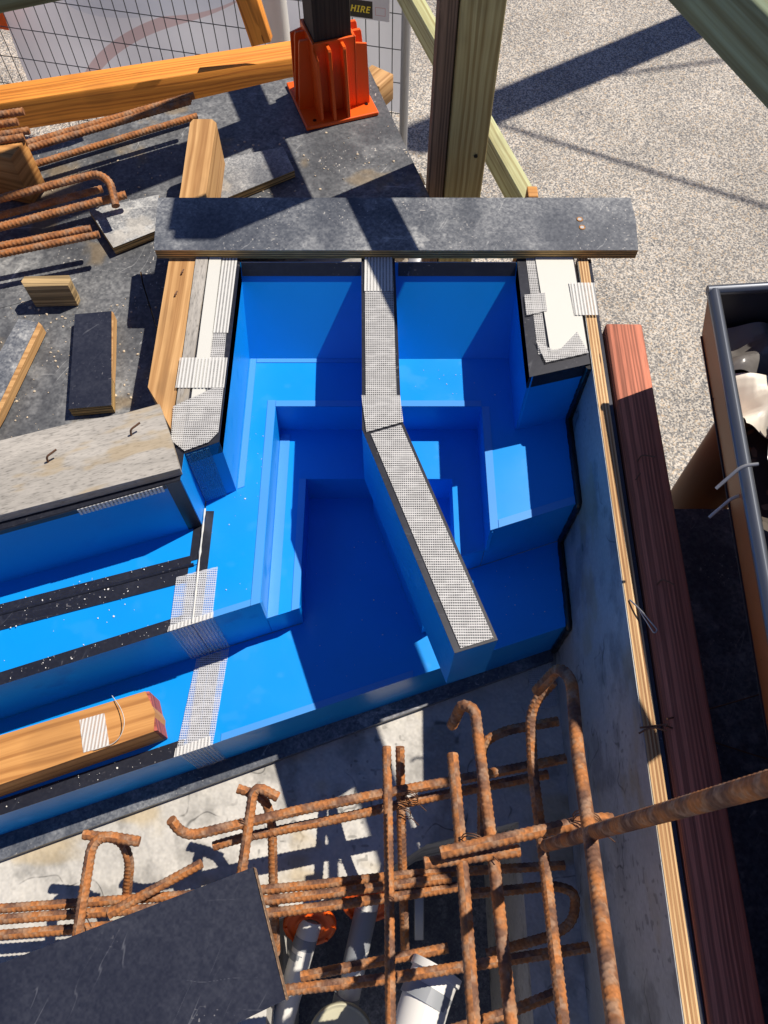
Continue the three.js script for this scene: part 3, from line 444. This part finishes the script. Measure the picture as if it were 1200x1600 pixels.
rebar('rusty bar tied below the upper long bar of the cage', cg, [[-0.2655, -0.305, -0.0869], [-0.2276, -0.3, -0.0976], [-0.1621, -0.297, -0.1094], [-0.0552, -0.292, -0.1285], [0.0525, -0.288, -0.1527], [0.2619, -0.285, -0.1909]], 0.0076, 0.05);
rebar('rear bar of the bundle passing under the black board', cg, [[-0.653, -0.34, 0.0035], [-0.1603, -0.34, -0.0285], [0.0404, -0.34, -0.0484], [0.2871, -0.345, -0.0615]], 0.0073, 0.05);
rebar('middle bar of the bundle passing under the black board', cg, [[-0.6435, -0.328, 0.0182], [-0.1579, -0.328, -0.0132], [0.1048, -0.328, -0.0426]], 0.0076, 0.05);
rebar('front bar of the bundle passing under the black board', cg, [[-0.6415, -0.335, 0.0397], [-0.4785, -0.335, 0.0278], [-0.1577, -0.335, 0.0044], [0, -0.335, -0.0141], [0.1199, -0.335, -0.0311]], 0.0076, 0.05);
rebar('slanting rusty bar leaning on the bundle in the trench', cg, [[-0.4201, -0.325, 0.0069], [-0.2839, -0.315, -0.0629]], 0.0076, 0.03);
rebar('dark rusty bar of the centre stirrup running over the bundle', cg, [[0.0041, -0.262, -0.2295], [0.0067, -0.25, -0.1027], [0.0091, -0.21, 0.1697]], 0.0074, 0.05);
rebar('rusty leg of the centre stirrup with a cut round end', cg, [[0.0254, -0.255, -0.2282], [0.0273, -0.31, -0.1077], [0.0346, -0.45, 0.0652]], 0.0074, 0.05);
rebar('lower long rusty bar crossing in front of the white pipes', cg, [[-0.1541, -0.28, 0.104], [0, -0.28, 0.0892], [0.2968, -0.28, 0.0495]], 0.0079, 0.05);
rebar('lower rusty bar set behind the white pipes', cg, [[-0.128, -0.38, 0.0928], [0.1, -0.38, 0.0542]], 0.0079, 0.05);
rebar('rusty bar end emerging at the foot of the paired bars', cg, [[0.0875, -0.26, 0.1493], [0.1767, -0.26, 0.1257], [0.2409, -0.27, 0.1054]], 0.0076, 0.02);
rebar('straight rusty bar of the heavy pair with a square cut end', cg, [[0.0926, -0.075, -0.1862], [0.0978, -0.055, -0.057], [0.0998, -0.01, 0.1416]], 0.0079, 0.05);
rebar('hooked rusty bar of the heavy pair', cg, [[0.0989, -0.14, -0.2372], [0.1103, -0.09, -0.2571], [0.1268, -0.08, -0.2476], [0.1318, -0.078, -0.1684], [0.1378, -0.06, -0.0573], [0.1427, -0.02, 0.143]], 0.0079, 0.025);
rebar('rusty bar tied across the heavy pair and reaching the stirrup by the plywood', cg, [[0.0691, -0.03, -0.0607], [0.2638, -0.03, -0.0995], [0.286, -0.032, -0.0997]], 0.0079, 0.02);
rebar('short bar tied under the crossing bar at the heavy pair', cg, [[0.0501, -0.05, -0.0502], [0.1706, -0.055, -0.0651]], 0.0076, 0.02);
rebar('shaded bar bent at a right angle behind the heavy pair', cg, [[0.2813, -0.26, -0.2693], [0.1955, -0.26, -0.2551], [0.1576, -0.27, -0.2379], [0.159, -0.36, -0.0877]], 0.0079, 0.04);
rebar('tall hooked rusty bar beside the plywood wall', cg, [[0.2247, -0.13, -0.2853], [0.2498, -0.075, -0.3063], [0.2589, -0.05, -0.2811], [0.2451, -0.005, -0.1725], [0.2356, 0.05, -0.0646], [0.2045, 0.19, 0.1136]], 0.0084, 0.03);
rebar('shaded stirrup leg behind the tall hooked bar', cg, [[0.2562, -0.15, -0.3059], [0.2228, -0.18, -0.2744], [0.2224, -0.2, -0.1875], [0.2261, -0.19, -0.0643], [0.2079, -0.06, 0.1486]], 0.0082, 0.03);
rebar('hairpin bar in the shade at the plywood corner', cg, [[0.1216, -0.36, -0.0198], [0.2749, -0.36, -0.0326], [0.3065, -0.37, -0.0227], [0.3011, -0.385, 0.0181], [0.2706, -0.395, 0.0371], [0.1629, -0.41, 0.0642]], 0.0079, 0.03);
rebar('thick bar rising out over the plywood wall and hardwood timber', cg, [[0.2265, -0.17, -0.0788], [0.263, 0.5, -0.0754]], 0.0084, 0.03);
const tie = (label, c, r, n) => { const pts = []; const P = V(c); for (let i = 0; i <= n * 14; i++) { const a = i / 14 * Math.PI * 2; pts.push(new THREE.Vector3(P.x + r * Math.cos(a) * 0.8, P.y + r * Math.sin(a), P.z + r * 0.45 * Math.cos(a + 0.8) + (i / 14 - n / 2) * 0.003)); } pts.push(pts[pts.length - 1].clone().add(new THREE.Vector3(0.012, 0.008, 0.012))); tag(mesh('tie_wire', tubeGeo(pts, 0.0008, 6), M.wire), label, 'tie wire', 'tie wires on the cage'); };
tie('twisted tie wire on the bar crossing by the plywood wall', [0.2513, -0.02, -0.0948], 0.021, 3);
tie('twisted tie wire at the heavy pair', [0.1142, -0.05, -0.0729], 0.02, 2);
tie('twisted tie wire on the upper long bar right of the centre stirrup', [0.0426, -0.262, -0.1533], 0.0125, 3);
tie('twisted tie wire at the stirrup beside the black board corner', [-0.2153, -0.265, -0.113], 0.0125, 2);
tie('twisted tie wire on the bundle at the terrace side hook', [-0.4593, -0.31, 0.0043], 0.014, 2);
tie('twisted tie wire on the centre stirrup leg', [0.032, -0.285, -0.1334], 0.0125, 2);
tag(mesh('tie_wire', tubeGeo(filletPath([[0.3239, 0.01, -0.2036], [0.3356, 0.012, -0.2048], [0.3565, 0.02, -0.2055]], 0.01, 0.003), 0.0013, 6), M.wire), 'twisted wire knot on the top edge of the plywood wall', 'tie wire', 'wires on the plywood edge');
tag(mesh('tie_wire', tubeGeo(filletPath([[0.3218, 0.008, -0.1969], [0.337, 0.015, -0.2042], [0.3536, 0.02, -0.1976]], 0.01, 0.003), 0.0013, 6), M.wire), 'twisted wire knot on the top edge of the plywood wall', 'tie wire', 'wires on the plywood edge');
tag(mesh('tie_wire', tubeGeo(filletPath([[0.3388, 0.002, -0.3788], [0.348, 0.01, -0.3619], [0.3667, 0.012, -0.3313], [0.3609, 0.012, -0.3268], [0.3497, 0.004, -0.3613]], 0.012, 0.003), 0.0011, 6), M.galv), 'galvanised wire loop hanging over the plywood wall onto the hardwood', 'wire loop');
for (const l of [[[0.3544, 0.02, -0.2119], [0.4735, -0.1, -0.2549], [0.5915, -0.12, -0.2904]], [[0.353, 0.02, -0.2039], [0.4552, -0.1, -0.2078], [0.5646, -0.12, -0.1784]]]) tag(mesh('long_wire', tubeGeo(filletPath(l, 0.05, 0.01), 0.0011, 6), M.wire), 'thin rusty wire stretching out from the plywood knot over the dark board', 'wire', 'wires over the dark board');

// black board on the cage
{
  const t = thing('cover_board', 'clean black formply board with white specks lying on the cage', 'board');
  slab('board', [[-0.1894, -0.222, -0.0534], [-0.1328, -0.222, 0.1088], [-0.5267, -0.222, 0.2766], [-0.6541, -0.222, 0.1124]], down(0.017), M.filmDark, t);
  slab('pale_edge', [[-0.1881, -0.2225, -0.0534], [-0.1866, -0.2225, -0.0526], [-0.1302, -0.2225, 0.1096], [-0.1319, -0.2225, 0.1096]], down(0.0165), M.brownWood, t);
}
// pipes in the pit
function pipe(label, pts, r, m, flange, rings = []) {
  const t = thing('pvc_pipe', label, 'pipe', 'pipes in the pit');
  mesh('pipe', tubeGeo(filletPath(pts, 0.06, 0.02), r, 28), m, t);
  const a = V(pts[0]), d = V(pts[1]).sub(a).normalize();
  for (const [s, l, k, mm] of rings) mesh('coupling', tubeGeo([a.clone().addScaledVector(d, s), a.clone().addScaledVector(d, s + l)], r * k, 28), mm, t);
  if (flange) { const f = mesh('flange', new THREE.LatheGeometry([[r * 1.02, 0.004], [r * 1.3, 0.006], [r * 1.34, 0.001], [flange * 0.78, 0], [flange * 0.8, 0.003], [flange * 0.95, 0.003], [flange, 0], [flange, -0.006], [r * 1.02, -0.008]].map(([x, y]) => new THREE.Vector2(x, y)), 40), M.orange, t); f.position.copy(a).addScaledVector(d, 0.012); f.quaternion.setFromUnitVectors(new THREE.Vector3(0, 1, 0), new THREE.Vector3(0.02, 0.66, 0.75).normalize()); for (let k = 0; k < 8; k++) mesh('flange_bolt', new THREE.CylinderGeometry(0.003, 0.003, 0.004, 8).translate(flange * 0.87 * Math.cos(k * 0.785), 0.004, flange * 0.87 * Math.sin(k * 0.785)), M.orange, f); }
}
pipe('white pipe with an orange flange beside the black board', [[-0.1271, -0.53, 0.016], [-0.1411, -0.545, 0.0597], [-0.1925, -0.6, 0.2334]], 0.0198, M.pvc, 0.047, [[0.03, 0.018, 1.03, M.pvcGrey], [0.056, 0.012, 1.02, M.pvcGrey]]);
pipe('grey white pipe with an orange flange behind the centre stirrup', [[-0.0262, -0.53, -0.0202], [-0.0386, -0.55, 0.0302], [-0.0847, -0.63, 0.2377]], 0.0198, M.pvc, 0.047, [[0.02, 0.10, 1.04, M.pvcGrey], [0.17, 0.06, 1.18, M.pvcGrey]]);
pipe('thick white pipe with a grey collar at the foot of the heavy pair', [[0.0825, -0.37, 0.0803], [0.0617, -0.365, 0.1199], [0.0276, -0.36, 0.2285]], 0.037, M.pvc, 0, [[0.0, 0.012, 1.1, M.pvc], [0.03, 0.022, 1.03, M.pvcGrey]]);
{ const t = thing('round_lid', 'pale round lid in the pit between the white pipes', 'lid'); const m = mesh('disc', new THREE.LatheGeometry([[0, 0], [0.048, 0], [0.052, 0.006], [0.056, 0.006], [0.057, -0.012], [0.05, -0.016], [0, -0.016]].map(([x, y]) => new THREE.Vector2(x, y)), 40), std({ color: lin(0.5, 0.48, 0.34), roughness: 0.5 }), t); m.position.set(...[-0.0728, -0.55, 0.1979]); }
tag(boardMesh('steel_angle', [0.0718, -0.75, -0.029], [0.072, -0.8, 0.0582], 0.02, 0.02, M.galv), 'grey steel bracket in the pit beside the centre stirrup', 'bracket');

// ---------------------------------------------------------------- orange post boot and posts
{
  const t = thing('post_boot', 'bright orange ribbed plastic boot bolted to the deck round a dark post', 'post boot');
  const o = new THREE.Group(); o.name = 'boot_body'; t.add(o); o.position.set(-0.118, K, -1.632); o.rotation.y = 0.33;
  const put = (n, g) => mesh(n, g, M.orange, o);
  put('base_plate', boxUV(new RoundedBoxGeometry(0.168, 0.009, 0.168, 2, 0.003).translate(0, 0.0048, 0)));
  const h = 0.155, w = 0.047, th = 0.006;
  for (let k = 0; k < 4; k++) {
    const a = k * Math.PI / 2;
    put('socket_wall', boxUV(new RoundedBoxGeometry(2 * w, h, th, 2, 0.0018).translate(0, 0.009 + h / 2, w - th / 2 - 0.0004 * (k % 2)).rotateY(a)));
    for (const s of [-1, 1]) {
      const sh = new THREE.Shape([[0, 0], [0.034, 0], [0.034, 0.004], [0.021, h * 0.93], [0.019, h * 0.955], [0, h * 0.955]].map(([x, y]) => new THREE.Vector2(x, y)));
      const g = new THREE.ExtrudeGeometry(sh, { depth: 0.005, bevelEnabled: true, bevelSize: 0.001, bevelThickness: 0.001, bevelSegments: 1 });
      g.rotateY(-Math.PI / 2); g.translate(s * 0.016 + 0.0025, 0.009, w - 0.001); g.rotateY(a); put('rib', boxUV(g));
    }
    const lug = new THREE.ExtrudeGeometry(new THREE.Shape([[0, 0], [0.03, 0], [0.026, h * 0.86], [0, h * 0.9]].map(([x, y]) => new THREE.Vector2(x, y))), { depth: 0.005, bevelEnabled: false });
    lug.rotateY(0).translate(w - 0.002, 0.009, w - 0.006).rotateY(a); put('corner_fin', boxUV(lug));
  }
  for (const [x, z] of [[-0.06, 0.066], [0.066, 0.05], [-0.066, -0.06], [0.06, -0.066]]) mesh('bolt_hole', new THREE.CylinderGeometry(0.004, 0.004, 0.002, 12).translate(x, 0.0095, z), M.sealant, o);
  const p = mesh('post', boxUV(new RoundedBoxGeometry(1.5, 0.08, 0.08, 2, 0.003)), M.postDark); tag(p, 'dark stained square post standing in the orange boot', 'post');
  p.rotation.set(0, 0.33, Math.PI / 2, 'YXZ'); p.position.set(-0.118, K + 0.012 + 0.75, -1.632);
}
{
  const t = thing('green_post', 'olive green treated pine post pair standing behind the black plank', 'post');
  const v = (n, x0, x1, z0, z1, top, m) => { const geo = boxUV(new RoundedBoxGeometry(top + 1.59, z1 - z0, x1 - x0, 2, 0.003), 0.3, x0); geo.rotateX(Math.PI / 2).rotateZ(Math.PI / 2); const b = mesh(n, geo, m, t); b.position.set((x0 + x1) / 2, (top - 1.59) / 2, (z0 + z1) / 2); };
  v('brown_upright', 0.094, 0.127, -1.445, -1.358, 0.86, M.brownWood);
  v('green_upright', 0.1285, 0.206, -1.42, -1.35, 0.9, M.greenWood);
  mesh('bolt_hole', new THREE.CylinderGeometry(0.004, 0.004, 0.003, 10).rotateX(Math.PI / 2).translate(0.185, -0.05, -1.3495), M.sealant, t);
}
tag(boardMesh('green_rail', [0.0457, -0.54, -3.0053], [0.4478, -0.54, -1.7115], 0.045, 0.09, M.greenPale), 'pale green treated rail passing behind the olive post over the road', 'rail');
tag(boardMesh('green_beam', [-0.157, 0.525, -2.40], [0.60, 0.525, -0.33], 0.036, 0.07, M.greenDark), 'dark green treated beam crossing overhead above the road', 'beam');
tag(boardMesh('dark_rail', [-0.8735, 0.2, -1.4628], [-0.5114, 0.2, -1.6041], 0.035, 0.06, M.greenDark), 'dark rail crossing overhead above the white banner', 'rail');
// orange timber bearer behind the deck
{
  const t = thing('orange_bearer', 'bright orange double timber bearer behind the deck', 'timber');
  boardMesh('timber', [-1.62, -0.44, -2.015], [-0.2, -0.44, -2.377], 0.044, 0.09, M.orangeWood, t);
  boardMesh('timber', [-1.62, -0.4405, -1.970], [-0.2, -0.4405, -2.332], 0.044, 0.09, M.orangeWood, t);
  for (const x of [-1.3, -0.3]) boardMesh('stump', [x, -0.531, -2.09 - (x + 1.3) * 0.255], [x, -1.598, -2.09 - (x + 1.3) * 0.255], 0.09, 0.09, M.brownWood, t);
}
tag(boardMesh('orange_brace', [-0.3586, -0.37, -2.2406], [-0.4005, -0.2, -2.2791], 0.06, 0.045, M.orangeWood), 'orange timber brace rising from the orange bearer', 'timber');
tag(mesh('white_tube', tubeGeo([V([-0.37, -1.598, -2.72]), V([-0.37, 0.3, -2.72])], 0.042, 24), M.pvc), 'pale upright tube behind the orange bearer', 'tube');

// ---------------------------------------------------------------- fence with banner
{
  const a = V([0.0875, 0, -3.12]), b = V([-1.95, 0, -3.58]), d = b.clone().sub(a), L = d.length(); d.normalize();
  const t = thing('mesh_fence', 'temporary wire mesh fence panel in front of the white banner', 'fence');
  const n = Math.floor(L / 0.055), at = (s, y, o = 0) => new THREE.Vector3(a.x + d.x * s + d.z * o, y, a.z + d.z * s - d.x * o);
  for (let i = 1; i < n; i++) mesh('upright_wire', tubeGeo([at(i * 0.055, -1.55), at(i * 0.055, 0.35)], 0.0021, 6), M.fenceWire, t);
  for (let k = 0; k < 14; k++) mesh('cross_wire', tubeGeo([at(0, -1.5 + k * 0.142), at(L, -1.5 + k * 0.142)], 0.0021, 6), M.fenceWire, t);
  for (const s of [0, L]) mesh('frame_post', tubeGeo([at(s, -1.599), at(s, 0.4)], 0.019, 14), M.galv, t);
  mesh('frame_rail', tubeGeo([at(0, 0.38), at(L, 0.38)], 0.017, 12), M.galv, t);
  // banner: a slightly billowing sheet with its print
  const W = 1.5, HH = 1.5, bt = canvasTex(1024, 1024, (c, w, h) => {
    c.fillStyle = '#c9cad2'; c.fillRect(0, 0, w, h);
    c.strokeStyle = '#b7a3a6'; c.lineWidth = 34; c.beginPath(); c.moveTo(w * 0.2, h * 0.98); c.bezierCurveTo(w * 0.4, h * 0.72, w * 0.6, h * 0.78, w * 0.98, h * 0.5); c.stroke();
    c.fillStyle = '#bcc0cc'; c.beginPath(); c.ellipse(w * 0.55, h * 0.62, w * 0.34, h * 0.1, -0.25, 0, 7); c.fill();
    c.fillStyle = '#e6e6ea'; c.beginPath(); c.ellipse(w * 0.14, h * 0.5, w * 0.1, h * 0.02, 0.2, 0, 7); c.fill();
  });
  const g = new THREE.PlaneGeometry(W, HH, 60, 40), p = g.attributes.position;
  for (let i = 0; i < p.count; i++) { const x = p.getX(i), y = p.getY(i); p.setZ(i, 0.012 * Math.sin(x * 9 + y * 4) + 0.008 * Math.sin(y * 13 - x * 5)); }
  g.computeVertexNormals(); const back = g.clone(); 
  const bn = mesh('banner', g, std({ map: bt, roughness: 0.95, side: THREE.DoubleSide, transmission: 0.55, thickness: 0 })); tag(bn, 'white printed plastic banner tied behind the mesh fence', 'banner');
  const c0 = at(L - W / 2 - 0.22, -0.55, -0.05); bn.position.copy(c0); bn.position.y = -0.62; bn.rotation.y = Math.atan2(d.z, -d.x);
  const bn2 = mesh('banner', new THREE.PlaneGeometry(0.36, 1.05, 20, 30), std({ color: lin(0.62, 0.63, 0.66), roughness: 0.95, side: THREE.DoubleSide, transmission: 0.55, thickness: 0 })); { const q = bn2.geometry.attributes.position; for (let i = 0; i < q.count; i++) q.setZ(i, 0.006 * Math.sin(q.getX(i) * 20 + q.getY(i) * 5)); bn2.geometry.computeVertexNormals(); }
  tag(bn2, 'narrow white plastic sheet behind the fence next to the grey frame post', 'sheet'); bn2.position.copy(at(0.2, -0.72, -0.05)); bn2.rotation.y = bn.rotation.y;
  const sg = thing('hire_sign', 'small white sign with yellow HIRE lettering on the mesh fence', 'sign');
  const st = canvasTex(512, 512, (c, w, h) => { c.fillStyle = '#d9dade'; c.fillRect(0, 0, w, h); c.fillStyle = '#2a2622'; c.fillRect(10, 300, 300, 200); c.fillStyle = '#e9d23a'; c.strokeStyle = '#181410'; c.font = 'italic bold 108px sans-serif'; c.lineWidth = 10; c.strokeText('HIRE', 26, 440); c.fillText('HIRE', 26, 440); c.strokeStyle = '#c98f92'; c.lineWidth = 5; c.strokeRect(345, 360, 120, 90); });
  const pl = mesh('panel', new RoundedBoxGeometry(0.17, 0.17, 0.004, 1, 0.001), std({ color: lin(0.7, 0.7, 0.7), roughness: 0.5 }), sg);
  const fc = mesh('print', new THREE.PlaneGeometry(0.168, 0.168), std({ map: st, roughness: 0.5 }), sg); fc.position.z = 0.0032;
  sg.position.copy(at(0.15, -0.734, 0.012)); sg.rotation.y = bn.rotation.y;
  tag(boardMesh('orange_barrier', at(L + 0.35, -0.75, -0.25).toArray(), at(L - 0.22, -0.75, -0.22).toArray(), 0.25, 0.42, M.orange, null, { r: 0.03 }), 'orange plastic barrier beyond the end of the banner', 'barrier');
  tag(mesh('brace_pole', tubeGeo([at(L - 0.1, -1.6, 0.25), at(L - 0.02, 0.3, 0.03)], 0.019, 14), M.galv), 'galvanised pole leaning on the fence end beside the orange barrier', 'pole');
}
tag(boardMesh('galvanised_strut', [0.02, -0.9, -1.62], [0.32, -0.72, -2.6], 0.04, 0.03, M.galv), 'galvanised strut between the deck corner and the olive post', 'strut');
// soil and kerb below the deck corner
{
  const s = slab('soil', [[-0.6, -1.585, -2.9], [0.18, -1.585, -3.2], [0.45, -1.585, -2.2], [0.2, -1.585, -1.3], [-0.6, -1.585, -1.3]], down(0.012), M.soil); s.userData.kind = 'structure';
  const gs = []; for (let i = 0; i < 420; i++) { const g = new THREE.IcosahedronGeometry(R(0.008, 0.026), 0); g.scale(1, R(0.4, 0.8), R(0.6, 1.2)); g.rotateY(R(0, 6)); g.translate(R(-0.15, 0.32), -1.58, R(-2.95, -1.7)); gs.push(g); }
  const st = mesh('gravel', boxUV(mergeGeometries(gs)), std({ color: lin(0.3, 0.26, 0.2), roughness: 1 })); tag(st, 'loose gravel and leaf litter on the soil below the deck corner', 'gravel', null, 'stuff');
  tag(boardMesh('kerb', [0.05, -1.49, -3.0], [0.6, -1.49, -2.75], 0.12, 0.11, M.conc), 'low concrete kerb beyond the deck corner', 'kerb');
}

// ---------------------------------------------------------------- neighbour's gutter, roof, downpipe, dark board
{
  const t = thing('rain_gutter', 'dark glossy rain gutter with a rust brown outer face beside the road', 'gutter');
  const g = (z) => 0.4515 - 0.028 * (z + 0.765), h = (z) => -0.065 * (z + 0.765), Z0 = -0.765, Z1 = 1.2;   // the gutter falls a little along its run
  const strip = (n, x0, y0, x1, y1, m, ext) => slab(n, [[g(Z0) + x0, y0 + h(Z0), Z0], [g(Z1) + x0, y0 + h(Z1), Z1], [g(Z1) + x1, y1 + h(Z1), Z1], [g(Z0) + x1, y1 + h(Z0), Z0]], ext, m, t);
  const lip = []; for (let i = 0; i <= 40; i++) { const z = Z0 + (Z1 - Z0) * i / 40; lip.push(new THREE.Vector3(g(z) + 0.008, 0.187 + h(z), z)); }
  mesh('rolled_lip', tubeGeo(lip, 0.0085, 16), M.lip, t);
  strip('lip_flange', 0.003, 0.181, 0.016, 0.185, M.gutter, [0, -0.004, 0]);
  strip('outer_face', 0.004, 0.176, 0.026, 0.095, M.brownMetal, [0.002, 0, 0]);
  strip('channel_floor', 0.024, 0.094, 0.134, 0.094, M.gutter, [0, -0.002, 0]);
  strip('back_face', 0.134, 0.094, 0.134, 0.21, M.gutter, [0.002, 0, 0]);
  slab('end_cap', [[0.455, 0.184, -0.766], [0.588, 0.197, -0.766], [0.585, 0.093, -0.766], [0.4785, 0.093, -0.766]], [0, 0, -0.003], M.gutter, t);
  mesh('end_lip', tubeGeo([V([0.4515, 0.187, -0.767]), V([0.596, 0.199, -0.767])], 0.0075, 14), M.lip, t);
}
{
  const t = thing('neighbour_roof', 'ribbed metal roof rising behind the rain gutter', 'roof');
  const N = 46, pos = []; for (let i = 0; i < N; i++) { const z = -0.80 + i * 0.045; mesh('roof_sheet', slabGeo([[0.585, 0.215 + (i % 2) * 0.012, z], [3.2, 1.30 + (i % 2) * 0.012, z], [3.2, 1.30 + (i % 2) * 0.012, z + 0.0445], [0.585, 0.215 + (i % 2) * 0.012, z + 0.0445]], [0, -0.014, 0]), M.gutter, t); }
  slab('fascia', [[0.605, 0.2, -0.78], [0.605, 0.2, 1.25], [0.605, -0.05, 1.25], [0.605, -0.05, -0.78]], [0.02, 0, 0], M.brownMetal, t);
  slab('outer_wall', [[0.75, 0.26, -0.7], [0.75, 0.26, 1.2], [0.75, -1.6, 1.2], [0.75, -1.6, -0.7]], [0.1, 0, 0], M.conc, t);
}
{ // debris lying in the gutter
  const gs = []; for (let i = 0; i < 260; i++) { const g = new THREE.CircleGeometry(R(0.006, 0.016), 5); g.scale(1, R(0.35, 0.6), 1); g.rotateX(-Math.PI / 2 + R(-0.5, 0.5)); g.rotateY(R(0, 6)); const z = R(-0.76, 0.1); g.translate(0.459 - 0.0525 * (z + 0.771) + R(0.03, 0.12), 0.088 + R(0, 0.012), z); gs.push(g); }
  const m = mesh('leaf_litter', mergeGeometries(gs), std({ color: lin(0.09, 0.075, 0.055), roughness: 0.8, side: THREE.DoubleSide })); tag(m, 'wet dark leaf litter lying along the bottom of the rain gutter', 'leaves', null, 'stuff');
  const foil = (label, x, z, w, l, col, rough, s) => { const g = new THREE.PlaneGeometry(w, l, 16, 20).rotateX(-Math.PI / 2), p = g.attributes.position; for (let i = 0; i < p.count; i++) { const a = p.getX(i), b = p.getZ(i); p.setY(i, 0.016 * Math.sin(a * 60 + s) * Math.sin(b * 45 + s * 2) + 0.01 * Math.sin(b * 90 + a * 40)); } const ng = toCreasedNormals(g, 0.5); ng.translate(x, 0.125, z); tag(mesh('crumpled_sheet', ng, std({ color: col, roughness: rough, side: THREE.DoubleSide })), label, 'sheet'); };
  foil('crumpled pale foil lying in the rain gutter', 0.525, -0.62, 0.085, 0.09, lin(0.72, 0.66, 0.56), 0.45, 1);
  foil('crumpled grey plastic film in the rain gutter near its end', 0.525, -0.71, 0.1, 0.09, lin(0.16, 0.15, 0.14), 0.3, 3);
  foil('bent grey sheet piece standing in the rain gutter', 0.545, -0.53, 0.06, 0.1, lin(0.2, 0.21, 0.2), 0.35, 5);
}
for (const p of [[0.4395, 0.19, -0.4767], [0.4518, 0.13, -0.4672]]) tag(mesh('cable_tie', tubeGeo(filletPath([[p[0] + 0.012, p[1] + 0.012, p[2]], [p[0] - 0.006, p[1] + 0.008, p[2]], [p[0] - 0.03, p[1] - 0.02, p[2] + 0.016]], 0.01, 0.003), 0.0022, 7), M.galv), 'pale strap end hanging on the rain gutter lip', 'strap', 'straps on the gutter');
{ const t = thing('downpipe', 'rust brown glossy downpipe slanting under the rain gutter', 'downpipe'); mesh('pipe', tubeGeo(filletPath([[0.5805, -0.3, -0.6705], [0.579, -0.02, -0.6765]], 0.05, 0.05), 0.05, 36), M.brownMetal, t); }
tag(slab('dark_board', [[0.436, -0.15, -0.599], [0.735, -0.15, -0.599], [0.735, -0.15, 1.2], [0.42, -0.15, 1.2]], down(0.018), M.film), 'black formply board in the shade between the hardwood timber and the gutter', 'board');
tag(boardMesh('board_prop', [0.58, -0.169, 0.3], [0.58, -1.598, 0.3], 0.09, 0.09, M.brownWood), 'timber prop under the shaded black board', 'prop');

// ---------------------------------------------------------------- street pole and wires that throw their shadows on the road
{
  const t = thing('utility_pole', 'round timber utility pole standing across the road', 'pole');
  mesh('shaft', tubeGeo([V([2.75, -1.6, -5.05]), V([2.75, 2.9, -5.05])], 0.12, 20), M.brownWood, t);
}
function wire(label, sx0, sz0, sx1, sz1, h, r) { const f = (x, z) => V([x + 0.57 * h, -1.6 + h, z - 0.38 * h]); const a = f(sx0, sz0), b = f(sx1, sz1), pts = []; for (let i = 0; i <= 24; i++) { const u = i / 24; pts.push(a.clone().lerp(b, u)); } tag(mesh('overhead_wire', tubeGeo(pts, r, 8), M.sealant), label, 'wire'); }
{
  const W1 = [[0.5343, -1.6, -3.7159], [2.2961, -1.6, -4.0812]], W2 = [[0.5208, -1.6, -3.4948], [1.9719, -1.6, -2.7934]];
  wire('overhead wire strung level above the road', W1[0][0], W1[0][2], W1[1][0], W1[1][2], 4.2, 0.012);
  wire('overhead wire strung obliquely above the road', W2[0][0], W2[0][2], W2[1][0], W2[1][2], 4.0, 0.013);
}
// plaster crumbs and sawdust scattered on the terraces and the deck
function crumbs(name, label, n, spot, col, r0, r1) { const gs = []; for (let i = 0; i < n; i++) { const g = new THREE.IcosahedronGeometry(r0 + (r1 - r0) * rnd() ** 3, 0); g.scale(1, R(0.4, 0.9), R(0.5, 1.1)); g.rotateY(R(0, 6)); g.translate(...spot()); gs.push(g); } tag(mesh(name, boxUV(mergeGeometries(gs)), std({ color: col, roughness: 1 })), label, 'crumbs', null, 'stuff'); }
crumbs('plaster_crumbs', 'white plaster crumbs scattered along the black taped edges of the terraces', 150, () => { const k = rnd(), x = R(-0.64, -0.31); if (k < 0.5) return [x, A + 0.004, -0.606 - 0.288 * x + R(-0.003, 0.048)]; if (k < 0.7) return [x, A + 0.0035, zA(x) - R(0, 0.02)]; if (k < 0.85) return [x, C + 0.0035, zC(x) - R(0, 0.024)]; const X = R(-0.62, -0.2); return k < 0.93 ? [X, A + 0.001, zA(X) - R(0.01, 0.08)] : [X, C + 0.001, zC(X) - R(0.01, 0.09)]; }, lin(0.75, 0.74, 0.7), 0.0005, 0.002);
crumbs('sawdust_chips', 'pale wood chips and sawdust scattered over the deck sheets', 420, () => { const u = rnd(), v = rnd(); return rnd() < 0.65 ? [-0.42 - 0.3 * u, K + 0.0008, -1.05 + 0.42 * v] : [-0.7 + 0.75 * u, K + 0.0008, -1.25 - 0.2 * v - 0.1 * u]; }, lin(0.6, 0.5, 0.36), 0.0008, 0.004);
crumbs('mould_grit', 'pale grit specks lying in the blue step mould', 110, () => { const k = rnd(); if (k < 0.4) { const x = R(-0.13, 0.1); return [x, C + 0.0008, zC(x) - R(0.03, 0.3)]; } if (k < 0.75) { const x = R(-0.29, -0.21); return [x, A + 0.0008, R(-0.86, -0.45)]; } const x = R(0.2, 0.32); return k < 0.9 ? [x, C + 0.0008, zC(x) - R(0.02, 0.15)] : [R(0.05, 0.22), A + 0.0008, R(-0.9, -0.83)]; }, lin(0.62, 0.66, 0.7), 0.0005, 0.0018);
renderer.render(scene, camera);
